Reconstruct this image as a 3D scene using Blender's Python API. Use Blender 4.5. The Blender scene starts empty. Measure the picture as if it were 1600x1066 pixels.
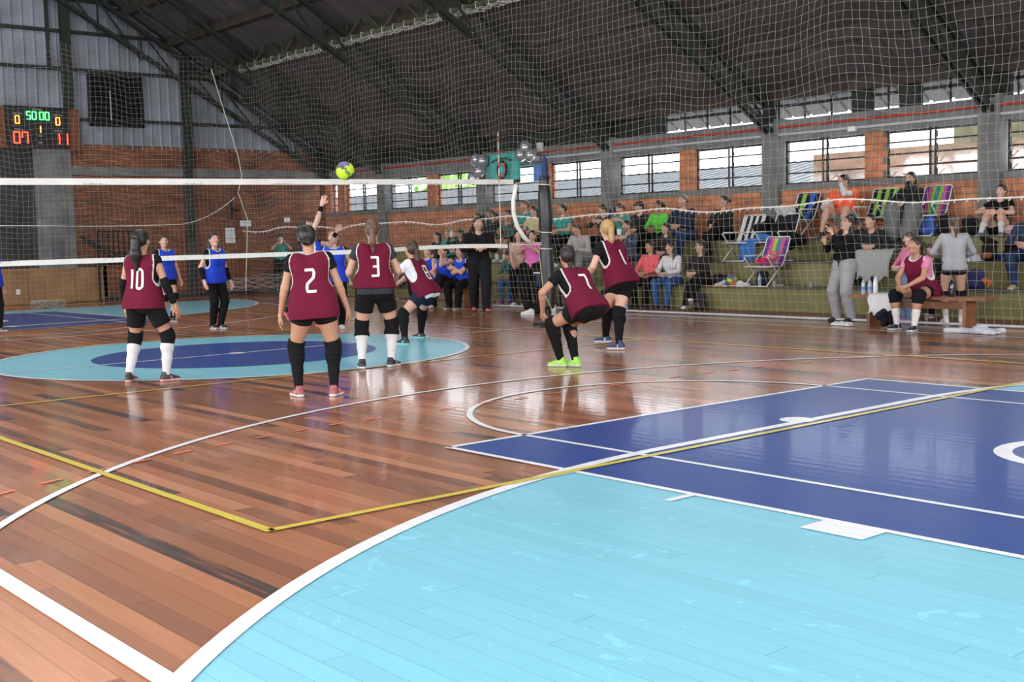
import bpy, math, random
import numpy as np
from mathutils import Vector, Matrix
from mathutils.bvhtree import BVHTree
rnd = random.Random(7)
R = math.radians
scene = bpy.context.scene
col = scene.collection
# ------------------------------------------------------------------ camera
FPX, PITCH, ROLL, YAW = 1864.77, 1.48631, -0.0242553, -0.702663
CAM = Vector((-7.27418, -14.13614, 1.38668))
def cam_matrix():
    cx, sx, cy, sy, cz, sz = math.cos(PITCH), math.sin(PITCH), math.cos(ROLL), math.sin(ROLL), math.cos(YAW), math.sin(YAW)
    return Matrix(((cz, -sz, 0), (sz, cz, 0), (0, 0, 1))) @ Matrix(((1, 0, 0), (0, cx, -sx), (0, sx, cx))) @ Matrix(((cy, -sy, 0), (sy, cy, 0), (0, 0, 1)))
CM = cam_matrix()
cd = bpy.data.cameras.new('camera'); cam = bpy.data.objects.new('camera', cd); col.objects.link(cam)
cam.matrix_world = Matrix.Translation(CAM) @ CM.to_4x4()
cd.sensor_fit = 'HORIZONTAL'; cd.sensor_width = 36; cd.lens = 36 * FPX / 1600; cd.clip_start = .05; cd.clip_end = 300
scene.camera = cam
def at(px, py, v=0.0, axis=2):
    d = CM @ Vector(((px - 800) / FPX, -(py - 533) / FPX, -1))
    return CAM + d * ((v - CAM[axis]) / d[axis])
# ------------------------------------------------------------------ view, world, light
vs = scene.view_settings
vs.view_transform = 'Standard'; vs.look = 'None'; vs.gamma = 1; vs.use_curve_mapping = False; vs.exposure = 0.22
scene.cycles.max_bounces = 5; scene.cycles.diffuse_bounces = 3; scene.cycles.glossy_bounces = 3; scene.cycles.transparent_max_bounces = 8
scene.cycles.sample_clamp_indirect = 4; scene.cycles.caustics_reflective = False; scene.cycles.caustics_refractive = False
w = bpy.data.worlds.new('overcast_sky'); scene.world = w; w.use_nodes = True
bg = w.node_tree.nodes['Background']; bg.inputs[0].default_value = (.86, .93, 1, 1); bg.inputs[1].default_value = 4.5
def area(name, loc, rot, sx, sy, power, color=(1, 1, 1), spread=180):
    l = bpy.data.lights.new(name, 'AREA'); l.shape = 'RECTANGLE'; l.size = sx; l.size_y = sy; l.energy = power; l.color = color; l.spread = R(spread)
    o = bpy.data.objects.new(name, l); col.objects.link(o); o.location = loc; o.rotation_euler = rot; return o
# lamps add daylight at unseen near and rear openings, and along the bleacher windows
for i in range(4): area('daylight_near_fill', (-10.85, -16 + i * 8.2, 3.2), (0, R(-90), 0), 2.2, 7.2, 620, (.96, .98, 1))
area('daylight_rear_fill', (0, -21.3, 3.2), (R(90), 0, 0), 15, 3.6, 1000, (1, .99, .97))
for sx_, sg in ((1, 1), (-1, -1)): area('ridge_fill_light', (.7 + sx_ * 1.3, -1.5, 10.0), (0, R(-16) * sg, 0), 1.6, 34, 900, (1, .985, .96))  # fill lamps added under the closed roof ridge; the roof has no skylight
for k in range(5): area('daylight_far_windows', (12.2, -3.75 + 4.6 * k + 2.3 - 4.6 + 4.6, 2.8), (0, R(90), 0), .85, 3.6, 12, (.92, .96, 1))
# ------------------------------------------------------------------ materials
def new_mat(name):
    m = bpy.data.materials.new(name); m.use_nodes = True; n = m.node_tree.nodes; l = m.node_tree.links
    return m, n, l, n['Principled BSDF']
MATS = {}
def mat(name, c, rough=.7, metal=0, noise=.12, scale=8, emit=None, estr=1, bump=0, alpha=None, coat=0, trans=0):
    if name in MATS: return MATS[name]
    m, n, l, b = new_mat(name)
    b.inputs['Roughness'].default_value = rough; b.inputs['Metallic'].default_value = metal; b.inputs['Coat Weight'].default_value = coat
    b.inputs['Transmission Weight'].default_value = trans
    tc = n.new('ShaderNodeTexCoord'); nt = n.new('ShaderNodeTexNoise'); nt.inputs['Scale'].default_value = scale; nt.inputs['Detail'].default_value = 4
    l.new(tc.outputs['Object'], nt.inputs['Vector'])
    mr = n.new('ShaderNodeMapRange'); mr.inputs['To Min'].default_value = 1 - noise; mr.inputs['To Max'].default_value = 1 + noise
    mr.inputs['From Min'].default_value = .3; mr.inputs['From Max'].default_value = .7
    l.new(nt.outputs['Fac'], mr.inputs['Value'])
    mx = n.new('ShaderNodeVectorMath'); mx.operation = 'SCALE'; mx.inputs[0].default_value = c[:3]; l.new(mr.outputs[0], mx.inputs['Scale'])
    l.new(mx.outputs[0], b.inputs['Base Color'])
    if emit: b.inputs['Emission Color'].default_value = (*emit, 1); b.inputs['Emission Strength'].default_value = estr
    if bump:
        bp = n.new('ShaderNodeBump'); bp.inputs['Strength'].default_value = bump; bp.inputs['Distance'].default_value = .01; l.new(nt.outputs['Fac'], bp.inputs['Height']); l.new(bp.outputs[0], b.inputs['Normal'])
    MATS[name] = m; return m
def vc_mat(name, rough, bump=0, scale=60, sss=0, noise=.08, sheen=0):
    m, n, l, b = new_mat(name)
    a = n.new('ShaderNodeAttribute'); a.attribute_name = 'Col'
    tc = n.new('ShaderNodeTexCoord'); nt = n.new('ShaderNodeTexNoise'); nt.inputs['Scale'].default_value = scale; l.new(tc.outputs['Object'], nt.inputs['Vector'])
    mr = n.new('ShaderNodeMapRange'); mr.inputs['To Min'].default_value = 1 - noise; mr.inputs['To Max'].default_value = 1 + noise; l.new(nt.outputs['Fac'], mr.inputs['Value'])
    mx = n.new('ShaderNodeVectorMath'); mx.operation = 'SCALE'; l.new(a.outputs['Color'], mx.inputs[0]); l.new(mr.outputs[0], mx.inputs['Scale']); l.new(mx.outputs[0], b.inputs['Base Color'])
    b.inputs['Roughness'].default_value = rough; b.inputs['Subsurface Weight'].default_value = sss; b.inputs['Sheen Weight'].default_value = sheen
    if bump:
        n2 = n.new('ShaderNodeTexNoise'); n2.inputs['Scale'].default_value = 14; n2.inputs['Detail'].default_value = 3; n2.inputs['Distortion'].default_value = .6; l.new(tc.outputs['Object'], n2.inputs['Vector'])
        bp = n.new('ShaderNodeBump'); bp.inputs['Strength'].default_value = bump; bp.inputs['Distance'].default_value = .03; l.new(n2.outputs['Fac'], bp.inputs['Height']); l.new(bp.outputs[0], b.inputs['Normal'])
    return m
M_SKIN = vc_mat('skin', .55, noise=.05); M_CLOTH = vc_mat('woven_cloth', .9, bump=.5); M_CLOTH.node_tree.nodes['Principled BSDF'].inputs['Specular IOR Level'].default_value = .2; M_HAIR = vc_mat('hair', .5, bump=.5, scale=90, noise=.3); M_SHOE = vc_mat('shoe_rubber_and_mesh', .5)

def floor_nodes(name, base_fn, rough=.2, wood=True, color=None):
    """boards running along Y, 10 cm wide, random lengths and tones, lacquered"""
    m, n, l, b = new_mat(name)
    g = n.new('ShaderNodeNewGeometry'); sp = n.new('ShaderNodeSeparateXYZ'); l.new(g.outputs['Position'], sp.inputs[0])
    def math_(op, a, c=None, d=None):
        q = n.new('ShaderNodeMath'); q.operation = op
        for i, v in enumerate((a, c, d)):
            if v is None: continue
            if isinstance(v, (int, float)): q.inputs[i].default_value = v
            else: l.new(v, q.inputs[i])
        return q.outputs[0]
    W = .11; LN = 2.6
    bx = math_('FLOOR', math_('DIVIDE', sp.outputs[0], W))
    wn = n.new('ShaderNodeTexWhiteNoise'); wn.noise_dimensions = '1D'; l.new(bx, wn.inputs['W'])
    yy = math_('ADD', math_('DIVIDE', sp.outputs[1], LN), math_('MULTIPLY', wn.outputs['Value'], 7.3))
    by = math_('FLOOR', yy)
    cv = n.new('ShaderNodeCombineXYZ'); l.new(bx, cv.inputs[0]); l.new(by, cv.inputs[1])
    w2 = n.new('ShaderNodeTexWhiteNoise'); w2.noise_dimensions = '2D'; l.new(cv.outputs[0], w2.inputs['Vector'])
    # long grain
    mp = n.new('ShaderNodeMapping'); mp.inputs['Scale'].default_value = (14, .8, 1); l.new(g.outputs['Position'], mp.inputs['Vector'])
    gr = n.new('ShaderNodeTexNoise'); gr.inputs['Scale'].default_value = 2.2; gr.inputs['Detail'].default_value = 6; l.new(mp.outputs[0], gr.inputs['Vector'])
    fx = math_('FRACT', math_('DIVIDE', sp.outputs[0], W)); fy = math_('FRACT', yy)
    sx = math_('LESS_THAN', fx, .035); sy = math_('LESS_THAN', fy, .0025); seam = math_('MAXIMUM', sx, sy)
    big = n.new('ShaderNodeTexNoise'); big.inputs['Scale'].default_value = .55; l.new(g.outputs['Position'], big.inputs['Vector'])
    if wood:
        cr = n.new('ShaderNodeValToRGB'); e = cr.color_ramp.elements; cr.color_ramp.interpolation = 'LINEAR'
        e[0].position = 0; e[0].color = (.07, .052, .05, 1); e[1].position = 1; e[1].color = (.50, .225, .12, 1)
        for pos, c in ((.07, (.085, .058, .052, 1)), (.12, (.22, .095, .058, 1)), (.45, (.31, .132, .073, 1)), (.75, (.39, .16, .082, 1))):
            q = e.new(pos); q.color = c
        v = math_('ADD', w2.outputs['Value'], math_('MULTIPLY', math_('SUBTRACT', gr.outputs['Fac'], .5), .35))
        l.new(v, cr.inputs[0]); base = cr.outputs[0]
    else:
        sc = n.new('ShaderNodeVectorMath'); sc.operation = 'SCALE'; sc.inputs[0].default_value = color
        v = math_('ADD', .93, math_('MULTIPLY', w2.outputs['Value'], .08)); v = math_('ADD', v, math_('MULTIPLY', math_('SUBTRACT', gr.outputs['Fac'], .5), .12))
        # worn scuffs
        wv = n.new('ShaderNodeTexNoise'); wv.inputs['Scale'].default_value = 5; wv.inputs['Detail'].default_value = 8; wv.inputs['Distortion'].default_value = 1.6; l.new(g.outputs['Position'], wv.inputs['Vector'])
        sf = math_('MULTIPLY', math_('GREATER_THAN', wv.outputs['Fac'], .66), .16); v = math_('ADD', v, sf)
        l.new(v, sc.inputs['Scale']); base = sc.outputs[0]
    mx = n.new('ShaderNodeMix'); mx.data_type = 'RGBA'; mx.blend_type = 'MULTIPLY'; l.new(base, mx.inputs[6]); mx.inputs[7].default_value = (.45, .42, .42, 1)
    l.new(math_('MULTIPLY', seam, .6 if wood else .45), mx.inputs[0]); l.new(mx.outputs[2], b.inputs['Base Color'])
    rr = math_('ADD', rough, math_('MULTIPLY', big.outputs['Fac'], .1)); l.new(rr, b.inputs['Roughness'])
    b.inputs['Coat Weight'].default_value = .22 if wood else .07; b.inputs['Coat Roughness'].default_value = .055; b.inputs['Specular IOR Level'].default_value = .32 if wood else .22
    # slight cupping of each board and tiny unevenness
    cup = math_('MULTIPLY', math_('POWER', math_('SUBTRACT', fx, .5), 2.0), .5)
    mp2 = n.new('ShaderNodeMapping'); mp2.inputs['Scale'].default_value = (7, 2.2, 1); l.new(g.outputs['Position'], mp2.inputs['Vector'])
    nn = n.new('ShaderNodeTexNoise'); nn.inputs['Scale'].default_value = 1.2; nn.inputs['Detail'].default_value = 2; l.new(mp2.outputs[0], nn.inputs['Vector'])
    h = math_('ADD', math_('ADD', cup, math_('MULTIPLY', nn.outputs['Fac'], .22)), math_('MULTIPLY', w2.outputs['Value'], .1))
    bp = n.new('ShaderNodeBump'); bp.inputs['Strength'].default_value = .5; bp.inputs['Distance'].default_value = .0035; l.new(h, bp.inputs['Height']); l.new(bp.outputs[0], b.inputs['Normal']); l.new(bp.outputs[0], b.inputs['Coat Normal'])
    return m
M_WOOD = floor_nodes('lacquered_dark_wood_boards', None, .17)
M_LIGHT = floor_nodes('light_blue_court_paint', None, .26, False, (.22, .54, .66))
M_DARK = floor_nodes('dark_blue_court_paint', None, .30, False, (.028, .07, .26))
M_LINE = floor_nodes('white_line_paint', None, .25, False, (.78, .79, .82)); M_YEL = floor_nodes('yellow_line_paint', None, .25, False, (.62, .5, .07)); M_ORG = floor_nodes('orange_line_paint', None, .3, False, (.75, .2, .1))

def brick_mat(name, axes, bw, bh, c1, c2, mortar, rough=.9, dirt=.5):
    m, n, l, b = new_mat(name)
    g = n.new('ShaderNodeNewGeometry'); sp = n.new('ShaderNodeSeparateXYZ'); l.new(g.outputs['Position'], sp.inputs[0])
    cb = n.new('ShaderNodeCombineXYZ'); l.new(sp.outputs[axes[0]], cb.inputs[0]); l.new(sp.outputs[axes[1]], cb.inputs[1])
    br = n.new('ShaderNodeTexBrick'); br.inputs['Scale'].default_value = 1; br.inputs['Brick Width'].default_value = bw; br.inputs['Row Height'].default_value = bh
    br.inputs['Mortar Size'].default_value = .008; br.inputs['Color1'].default_value = (*c1, 1); br.inputs['Color2'].default_value = (*c2, 1); br.inputs['Mortar'].default_value = (*mortar, 1)
    l.new(cb.outputs[0], br.inputs['Vector'])
    nt = n.new('ShaderNodeTexNoise'); nt.inputs['Scale'].default_value = 1.6; nt.inputs['Detail'].default_value = 6
    mp = n.new('ShaderNodeMapping'); mp.inputs['Scale'].default_value = (1, 1, 2.5); l.new(g.outputs['Position'], mp.inputs['Vector']); l.new(mp.outputs[0], nt.inputs['Vector'])
    mr = n.new('ShaderNodeMapRange'); mr.inputs['From Min'].default_value = .3; mr.inputs['From Max'].default_value = .7; mr.inputs['To Min'].default_value = 1 - dirt; mr.inputs['To Max'].default_value = 1.12; l.new(nt.outputs['Fac'], mr.inputs['Value'])
    sc = n.new('ShaderNodeVectorMath'); sc.operation = 'SCALE'; l.new(br.outputs['Color'], sc.inputs[0]); l.new(mr.outputs[0], sc.inputs['Scale']); l.new(sc.outputs[0], b.inputs['Base Color'])
    bp = n.new('ShaderNodeBump'); bp.inputs['Strength'].default_value = .6; bp.inputs['Distance'].default_value = .008; bp.invert = True; l.new(br.outputs['Fac'], bp.inputs['Height']); l.new(bp.outputs[0], b.inputs['Normal'])
    b.inputs['Roughness'].default_value = rough
    return m
M_BR_END = brick_mat('old_reddish_brick', (0, 2), .25, .075, (.36, .125, .055), (.22, .08, .038), (.09, .06, .045))
M_BR_SIDE = brick_mat('orange_hollow_brick', (1, 2), .235, .125, (.70, .26, .12), (.54, .185, .085), (.20, .165, .14), dirt=.35)
M_BR_OUT = brick_mat('outer_yard_brick', (1, 2), .3, .16, (.22, .125, .07), (.17, .09, .05), (.16, .14, .1), dirt=.5)  # own colour of the yard wall brick, tone varied at random
M_CONC = mat('weathered_concrete', (.17, .17, .165), .9, noise=.3, scale=2.2, bump=.3)
M_CONC_D = mat('dark_concrete_and_recess', (.035, .036, .034), .9, noise=.4, scale=1.5, bump=.3)
M_OLIVE = mat('olive_green_painted_concrete', (.19, .17, .065), .6, noise=.25, scale=1.8, bump=.2)
M_TREAD = mat('worn_dark_tread', (.09, .085, .06), .8, noise=.3, scale=3)
M_STEEL = mat('dark_green_painted_steel', (.02, .027, .02), .7, metal=.2, noise=.35, scale=5)
M_RUST = mat('rusty_purlin_steel', (.035, .025, .018), .75, noise=.4, scale=3)
M_BLACKST = mat('black_steel', (.012, .012, .014), .5, metal=.3)
M_ROOF = mat('aged_roof_sheet', (.058, .052, .050), .7, noise=.25, scale=1.2)
M_SHEET = mat('grey_corrugated_sheet', (.24, .26, .30), .6, metal=.15, noise=.3, scale=.9)
M_TERRA = mat('terracotta_floor_paint', (.17, .06, .03), .45, noise=.3, scale=2)
M_NETC = mat('pale_net_cord', (.38, .37, .32), .8, noise=.15)
M_BAND = mat('white_net_band', (.72, .71, .67), .7, noise=.08, scale=4)
M_ROPE = mat('white_rope', (.72, .70, .64), .8)
M_WHITE = mat('white_plastic', (.78, .78, .78), .4, noise=.03); M_WMETAL = mat('white_metal_tube', (.75, .75, .76), .35, noise=.05)
M_BENCH = mat('varnished_bench_wood', (.20, .075, .03), .45, noise=.3, scale=6)
M_PANEL = mat('wall_panel_wood', (.30, .16, .07), .6, noise=.3, scale=1.4)
M_PAPER = mat('white_paper', (.75, .76, .77), .8, noise=.03)
M_RED = mat('red_conduit', (.45, .035, .02), .5); M_TEAL = mat('teal_banner_cloth', (.06, .40, .36), .8, noise=.1)
M_BLACK = mat('black_matt', (.012, .012, .013), .75, noise=.2)
M_VINYL = mat('black_vinyl_padding', (.014, .014, .016), .38, noise=.25, scale=6, bump=.5)
M_SILVER = mat('silver_balloon_foil', (.42, .42, .45), .22, metal=.55, noise=.05)
# ------------------------------------------------------------------ object helpers
def tag(o, label=None, cat=None, group=None, kind=None):
    if label: o['label'] = label
    if cat: o['category'] = cat
    if group: o['group'] = group
    if kind: o['kind'] = kind
    return o
def empty(name, loc=(0, 0, 0), rz=0, rot=None):
    o = bpy.data.objects.new(name, None); col.objects.link(o); o.location = loc; o.rotation_euler = rot or (0, 0, rz); o.empty_display_size = .1; return o
def link_mesh(name, v, f, m, parent=None, smooth=False, colors=None):
    me = bpy.data.meshes.new(name); me.from_pydata(v, [], f); me.update()
    if m: me.materials.append(m)
    if smooth: me.polygons.foreach_set('use_smooth', [True] * len(me.polygons))
    if colors is not None:
        ca = me.color_attributes.new('Col', 'FLOAT_COLOR', 'POINT'); c = np.ones((len(v), 4), np.float32); c[:, :3] = colors; ca.data.foreach_set('color', c.ravel())
    o = bpy.data.objects.new(name, me); col.objects.link(o)
    if parent: o.parent = parent
    return o
class MB:
    def __init__(s): s.v = []; s.f = []
    def box(s, c, d, rz=0, rm=None):
        b = len(s.v); m = rm or Matrix.Rotation(rz, 3, 'Z'); c = Vector(c)
        for x in (-.5, .5):
            for y in (-.5, .5):
                for z in (-.5, .5): s.v.append(tuple(c + m @ Vector((x * d[0], y * d[1], z * d[2]))))
        for q in ((0, 1, 3, 2), (4, 6, 7, 5), (0, 4, 5, 1), (2, 3, 7, 6), (0, 2, 6, 4), (1, 5, 7, 3)): s.f.append(tuple(b + i for i in q))
        return s
    def mm(s, a, b): # box from min corner to max corner
        return s.box([(a[i] + b[i]) / 2 for i in range(3)], [abs(b[i] - a[i]) for i in range(3)])
    def bar(s, a, b, w, h=None, up=(0, 0, 1)):
        a, b = Vector(a), Vector(b); d = b - a; L = d.length; d.normalize(); up = Vector(up)
        if abs(d.dot(up)) > .98: up = Vector((1, 0, 0))
        r = d.cross(up).normalized(); u = r.cross(d)
        return s.box((a + b) / 2, (L, w, h or w), rm=Matrix((d, r, u)).transposed())
    def tube(s, pts, r, n=8, closed=False, caps=True, rs=None):
        pts = [Vector(p) for p in pts]; N = len(pts); base = len(s.v); pr = None
        for i, p in enumerate(pts):
            t = (pts[(i + 1) % N] - pts[i - 1]) if closed else (pts[min(i + 1, N - 1)] - pts[max(i - 1, 0)])
            t.normalize()
            if pr is None: pr = t.orthogonal().normalized()
            else:
                pr = pr - t * pr.dot(t)
                pr = pr.normalized() if pr.length > 1e-6 else t.orthogonal().normalized()
            q = t.cross(pr); rr = rs[i] if rs else r
            for k in range(n):
                a = 2 * math.pi * k / n; s.v.append(tuple(p + (pr * math.cos(a) + q * math.sin(a)) * rr))
        for i in range(N if closed else N - 1):
            j = (i + 1) % N
            for k in range(n):
                k2 = (k + 1) % n; s.f.append((base + i * n + k, base + i * n + k2, base + j * n + k2, base + j * n + k))
        if caps and not closed:
            s.f.append(tuple(base + k for k in reversed(range(n)))); s.f.append(tuple(base + (N - 1) * n + k for k in range(n)))
        return s
    def lathe(s, prof, c=(0, 0, 0), n=20, rm=None):
        base = len(s.v); c = Vector(c)
        for r, z in prof:
            for k in range(n):
                a = 2 * math.pi * k / n; q = Vector((r * math.cos(a), r * math.sin(a), z)); s.v.append(tuple(c + (rm @ q if rm else q)))
        for i in range(len(prof) - 1):
            for k in range(n):
                k2 = (k + 1) % n; s.f.append((base + i * n + k, base + i * n + k2, base + (i + 1) * n + k2, base + (i + 1) * n + k))
        s.f.append(tuple(base + k for k in reversed(range(n)))); s.f.append(tuple(base + (len(prof) - 1) * n + k for k in range(n)))
        return s
    def sphere(s, c, r, n=20, m=12, sc=(1, 1, 1)):
        pr = [(math.sin(math.pi * i / m) * r + 1e-5, -math.cos(math.pi * i / m) * r) for i in range(m + 1)]
        b = len(s.v); s.lathe(pr, (0, 0, 0), n)
        for i in range(b, len(s.v)): s.v[i] = tuple(c[k] + s.v[i][k] * sc[k] for k in range(3))
        return s
    def poly(s, pts, flip=False):
        b = len(s.v); s.v += [tuple(p) for p in pts]; ix = list(range(b, b + len(pts))); s.f.append(tuple(reversed(ix)) if flip else tuple(ix)); return s
    def strip(s, L, Rr):
        b = len(s.v); n = len(L)
        for p, q in zip(L, Rr): s.v += [tuple(p), tuple(q)]
        for i in range(n - 1): s.f.append((b + 2 * i, b + 2 * i + 1, b + 2 * i + 3, b + 2 * i + 2))
        return s
    def build(s, name, m, parent=None, smooth=False): return link_mesh(name, s.v, s.f, m, parent, smooth)
# ================================================================== THE SETTING
XW, YE, XL, YB = 12.4, 17.85, -11.0, -21.5           # far side wall, end wall, near side wall, rear wall
def st(o): o['kind'] = 'structure'; return o
f = MB(); f.poly([(XL, YB, 0), (XW, YB, 0), (XW, YE, 0), (XL, YE, 0)]); f.mm((XL, YB, -.2), (XW, YE, -.01)); st(f.build('floor', M_WOOD))
def flat(name, m, fn, z):
    b = MB(); fn(b, z); 
    o = b.build(name, m); return st(o)
def arc_pts(cx, cy, r, a0, a1, n=48): return [(cx + r * math.cos(R(a0 + (a1 - a0) * i / n)), cy + r * math.sin(R(a0 + (a1 - a0) * i / n))) for i in range(n + 1)]
def pline(b, pts, w, z, closed=False):
    L, Q = [], []; N = len(pts)
    for i in range(N):
        p0 = pts[i - 1] if (i > 0 or closed) else pts[i]; p1 = pts[(i + 1) % N] if (i < N - 1 or closed) else pts[i]
        d = Vector((p1[0] - p0[0], p1[1] - p0[1])).normalized(); nn = Vector((-d.y, d.x)) * w / 2
        L.append((pts[i][0] - nn.x, pts[i][1] - nn.y, z)); Q.append((pts[i][0] + nn.x, pts[i][1] + nn.y, z))
    b.strip(L, Q)
GY = 14.87; SN, SF = -5.73, 7.55
def goal_outline(s):
    # s=-1 camera side, s=+1 far side
    p = [(1.5 + 6 * math.cos(R(a)), s * (GY - 6 * math.sin(R(a)))) for a in np.linspace(0, 90, 40)]
    p += [(-1.5 - 6 * math.cos(R(a)), s * (GY - 6 * math.sin(R(a)))) for a in np.linspace(90, 45.3, 30)]
    p = [q for q in p if q[0] > SN] + [(SN, s * 10.55), (SN, s * GY)]
    return p
def disc(cx, cy, r, n=72): return [(cx + r * math.cos(2 * math.pi * i / n), cy + r * math.sin(2 * math.pi * i / n)) for i in range(n)]
def fill(b, pts, z):
    a = sum(pts[i][0] * pts[(i + 1) % len(pts)][1] - pts[(i + 1) % len(pts)][0] * pts[i][1] for i in range(len(pts)))
    b.poly([(x, y, z) for x, y in pts], flip=a < 0)
ti = [0]
def trim(): ti[0] += 1; return 'trim_%d' % ti[0]
def lightpaint(b, z):
    fill(b, disc(0, 0, 3.0), z)
    for s in (-1, 1): fill(b, goal_outline(s), z)
flat(trim(), M_LIGHT, lightpaint, .002)
def darkpaint(b, z):
    fill(b, disc(0, 0, 1.8), z)
    for s in (-1, 1): fill(b, [(-2.47, s * 7.78), (2.47, s * 7.78), (2.47, s * 13.6), (-2.47, s * 13.6)], z)
flat(trim(), M_DARK, darkpaint, .004)
def white(b, z):
    pline(b, disc(0, 0, 3.0) + [disc(0, 0, 3.0)[0]], .06, z)
    pline(b, [(SN, 0), (SF, 0)], .05, z); fill(b, disc(0, 0, .1, 20), z + .0004)
    pline(b, [(6.95, -14.9), (8.2, GY)], .05, z)
    pline(b, [(SN, -GY), (SN, GY)], .085, z)
    for s in (-1, 1):
        pline(b, [(SN, s * GY), (SF + .2 * s, s * GY)], .06, z)
        g = goal_outline(s)[:-2]; pline(b, g, .085, z + .0003)
        pline(b, [(-2.47, s * 7.78), (2.47, s * 7.78)], .05, z); 
        for x in (-2.47, 2.47): pline(b, [(x, s * 7.755), (x, s * 13.6)], .05, z)
        for x in (-1.8, 1.8): pline(b, [(x, s * 7.78), (x, s * 13.6)], .045, z)
        pline(b, arc_pts(0, s * 7.78, 1.8, 0, 180 if s < 0 else -180), .05, z)
        pline(b, arc_pts(0, s * 11.95, 6.77, 0 if s < 0 else 0, 180 if s < 0 else -180, 90), .055, z)
        for x in (-1, 1):
            for y0, y1 in ((8.99, 9.04), (9.92, 9.97), (10.78, 11.12), (11.9, 11.95)): fill(b, [(x * 2.47, s * y0), (x * 2.69, s * y0), (x * 2.69, s * y1), (x * 2.47, s * y1)], z + .0006)
        fill(b, disc(0, s * 8.80, .13, 24), z + .0008)
        pline(b, disc(0, s * 10.95, .5, 40) + [disc(0, s * 10.95, .5, 40)[0]], .11, z)
flat(trim(), M_LINE, white, .006)
def yellow(b, z):
    pline(b, [(-4.5, -9), (4.5, -9)], .055, z); pline(b, [(-4.5, 9), (4.5, 9)], .055, z); pline(b, [(-4.5, -9.02), (-4.5, 9.02)], .055, z); pline(b, [(4.5, -9), (4.5, 9)], .055, z)
    for s in (-1, 1):
        pline(b, [(-4.5, 3 * s), (4.5, 3 * s)], .045, z)
        for k in range(5): pline(b, [(4.7 + k * .35, 3 * s), (4.9 + k * .35, 3 * s)], .045, z)
flat(trim(), M_YEL, yellow, .009)
def orange(b, z):
    for s in (-1, 1):
        for a in np.arange(4, 176, 2.35):
            if a < 88: c = (1.5, a)
            elif a > 92: c = (-1.5, a)
            else: continue
            pts = arc_pts(c[0], s * GY, 8.62, -s * a, -s * (a + 1.0), 4)
            if pts[0][0] > SN and pts[0][0] < SF: pline(b, pts, .035, z)
        for x in np.arange(-1.4, 1.5, .4): pline(b, [(x, s * (GY - 8.62)), (x + .17, s * (GY - 8.62))], .035, z)
flat(trim(), M_ORG, orange, .007)
st(MB().mm((8.95, -20, .0), (10.0, YE, .006)).build(trim(), M_TERRA))
# --- end wall
X0 = 4.58
def xz(name, m, x0, x1, z0, z1, y=YE, t=.2): return st(MB().mm((x0, y, z0), (x1, y + t, z1)).build(name, m))
b = MB(); b.mm((X0, YE, 1.0), (XW + .3, YE + .25, 3.40)); b.mm((X0, YE, 3.62), (XW + .3, YE + .25, 4.22)); b.mm((X0 + .7, YE, .12), (XW + .3, YE + .25, 1.0)); st(b.build('wall_end', M_BR_END))
xz(trim(), M_CONC, X0, XW, 3.40, 3.62, YE - .03); xz(trim(), M_CONC, 3.6, X0, .9, 4.0, YE - .05)
xz(trim(), M_CONC_D, XL, 3.6, .9, 4.1, YE + .02); xz('baseboard_end', M_CONC_D, 5.3, XW, 0, .12, YE - .02)  # flat wall sheet; the dark of the left recess is put into its colour
# wood panelling
b = MB(); x = XL; k = 0
while x < 5.25:
    ww = .62; b.mm((x + .006, YE - .05 - .012 * (k % 2), 0.02), (min(x + ww, 5.28), YE, .89)); x += ww; k += 1
b.mm((XL, YE, 0), (5.4, YE + .2, .95)); b.mm((XL, YE - .07, .87), (5.3, YE - .0, .93)); st(b.build(trim(), M_PANEL))
b = MB(); b.mm((X0, YE - .02, .93), (5.3, YE + .2, 1.0)); b.mm((7.75, YE - .12, 0), (8.0, YE, 4.2)); b.build(trim(), M_CONC_D)['kind'] = 'structure'
# corrugated gable
b = MB(); per = .28; zr = lambda X: 4.15 + .6 * (XW - X) if X > .7 else 4.15 + .6 * (XW - .7) - .6 * (.7 - X)
xs = []; x = XL
while x < XW + .2:
    for dx, dy in ((0, 0), (.2, 0), (.225, -.035), (.255, -.035)): xs.append((x + dx, YE + .03 + dy))
    x += per
for i in range(len(xs) - 1):
    (xa, ya), (xb, yb) = xs[i], xs[i + 1]; b.poly([(xa, ya, 4.12), (xb, yb, 4.12), (xb, yb, zr(xb) + .2), (xa, ya, zr(xa) + .2)])
b.mm((XL, YE + .12, 4.0), (XW, YE + .2, 4.3)); st(b.build('wall_gable', M_SHEET))
# girts and posts of the gable
for zz in (4.83, 6.12, 7.1, 7.95, 9.0):
    x1 = XW if zz < 4.3 else .7 + (zr(.7) - zz) / .6
    st(MB().mm((max(XL, -9), YE - .08, zz), (x1, YE - .01, zz + .09)).build(trim(), M_STEEL))
st(MB().mm((4.45, YE - .22, 4.1), (4.68, YE - .03, zr(4.6))).build(trim(), M_STEEL))
st(MB().mm((7.78, YE - .22, 3.62), (8.0, YE - .03, zr(8))).build(trim(), M_STEEL)); st(MB().mm((4.1, YE - .1, 6.12), (4.17, YE - .02, zr(4.1))).build(trim(), M_STEEL))
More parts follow.
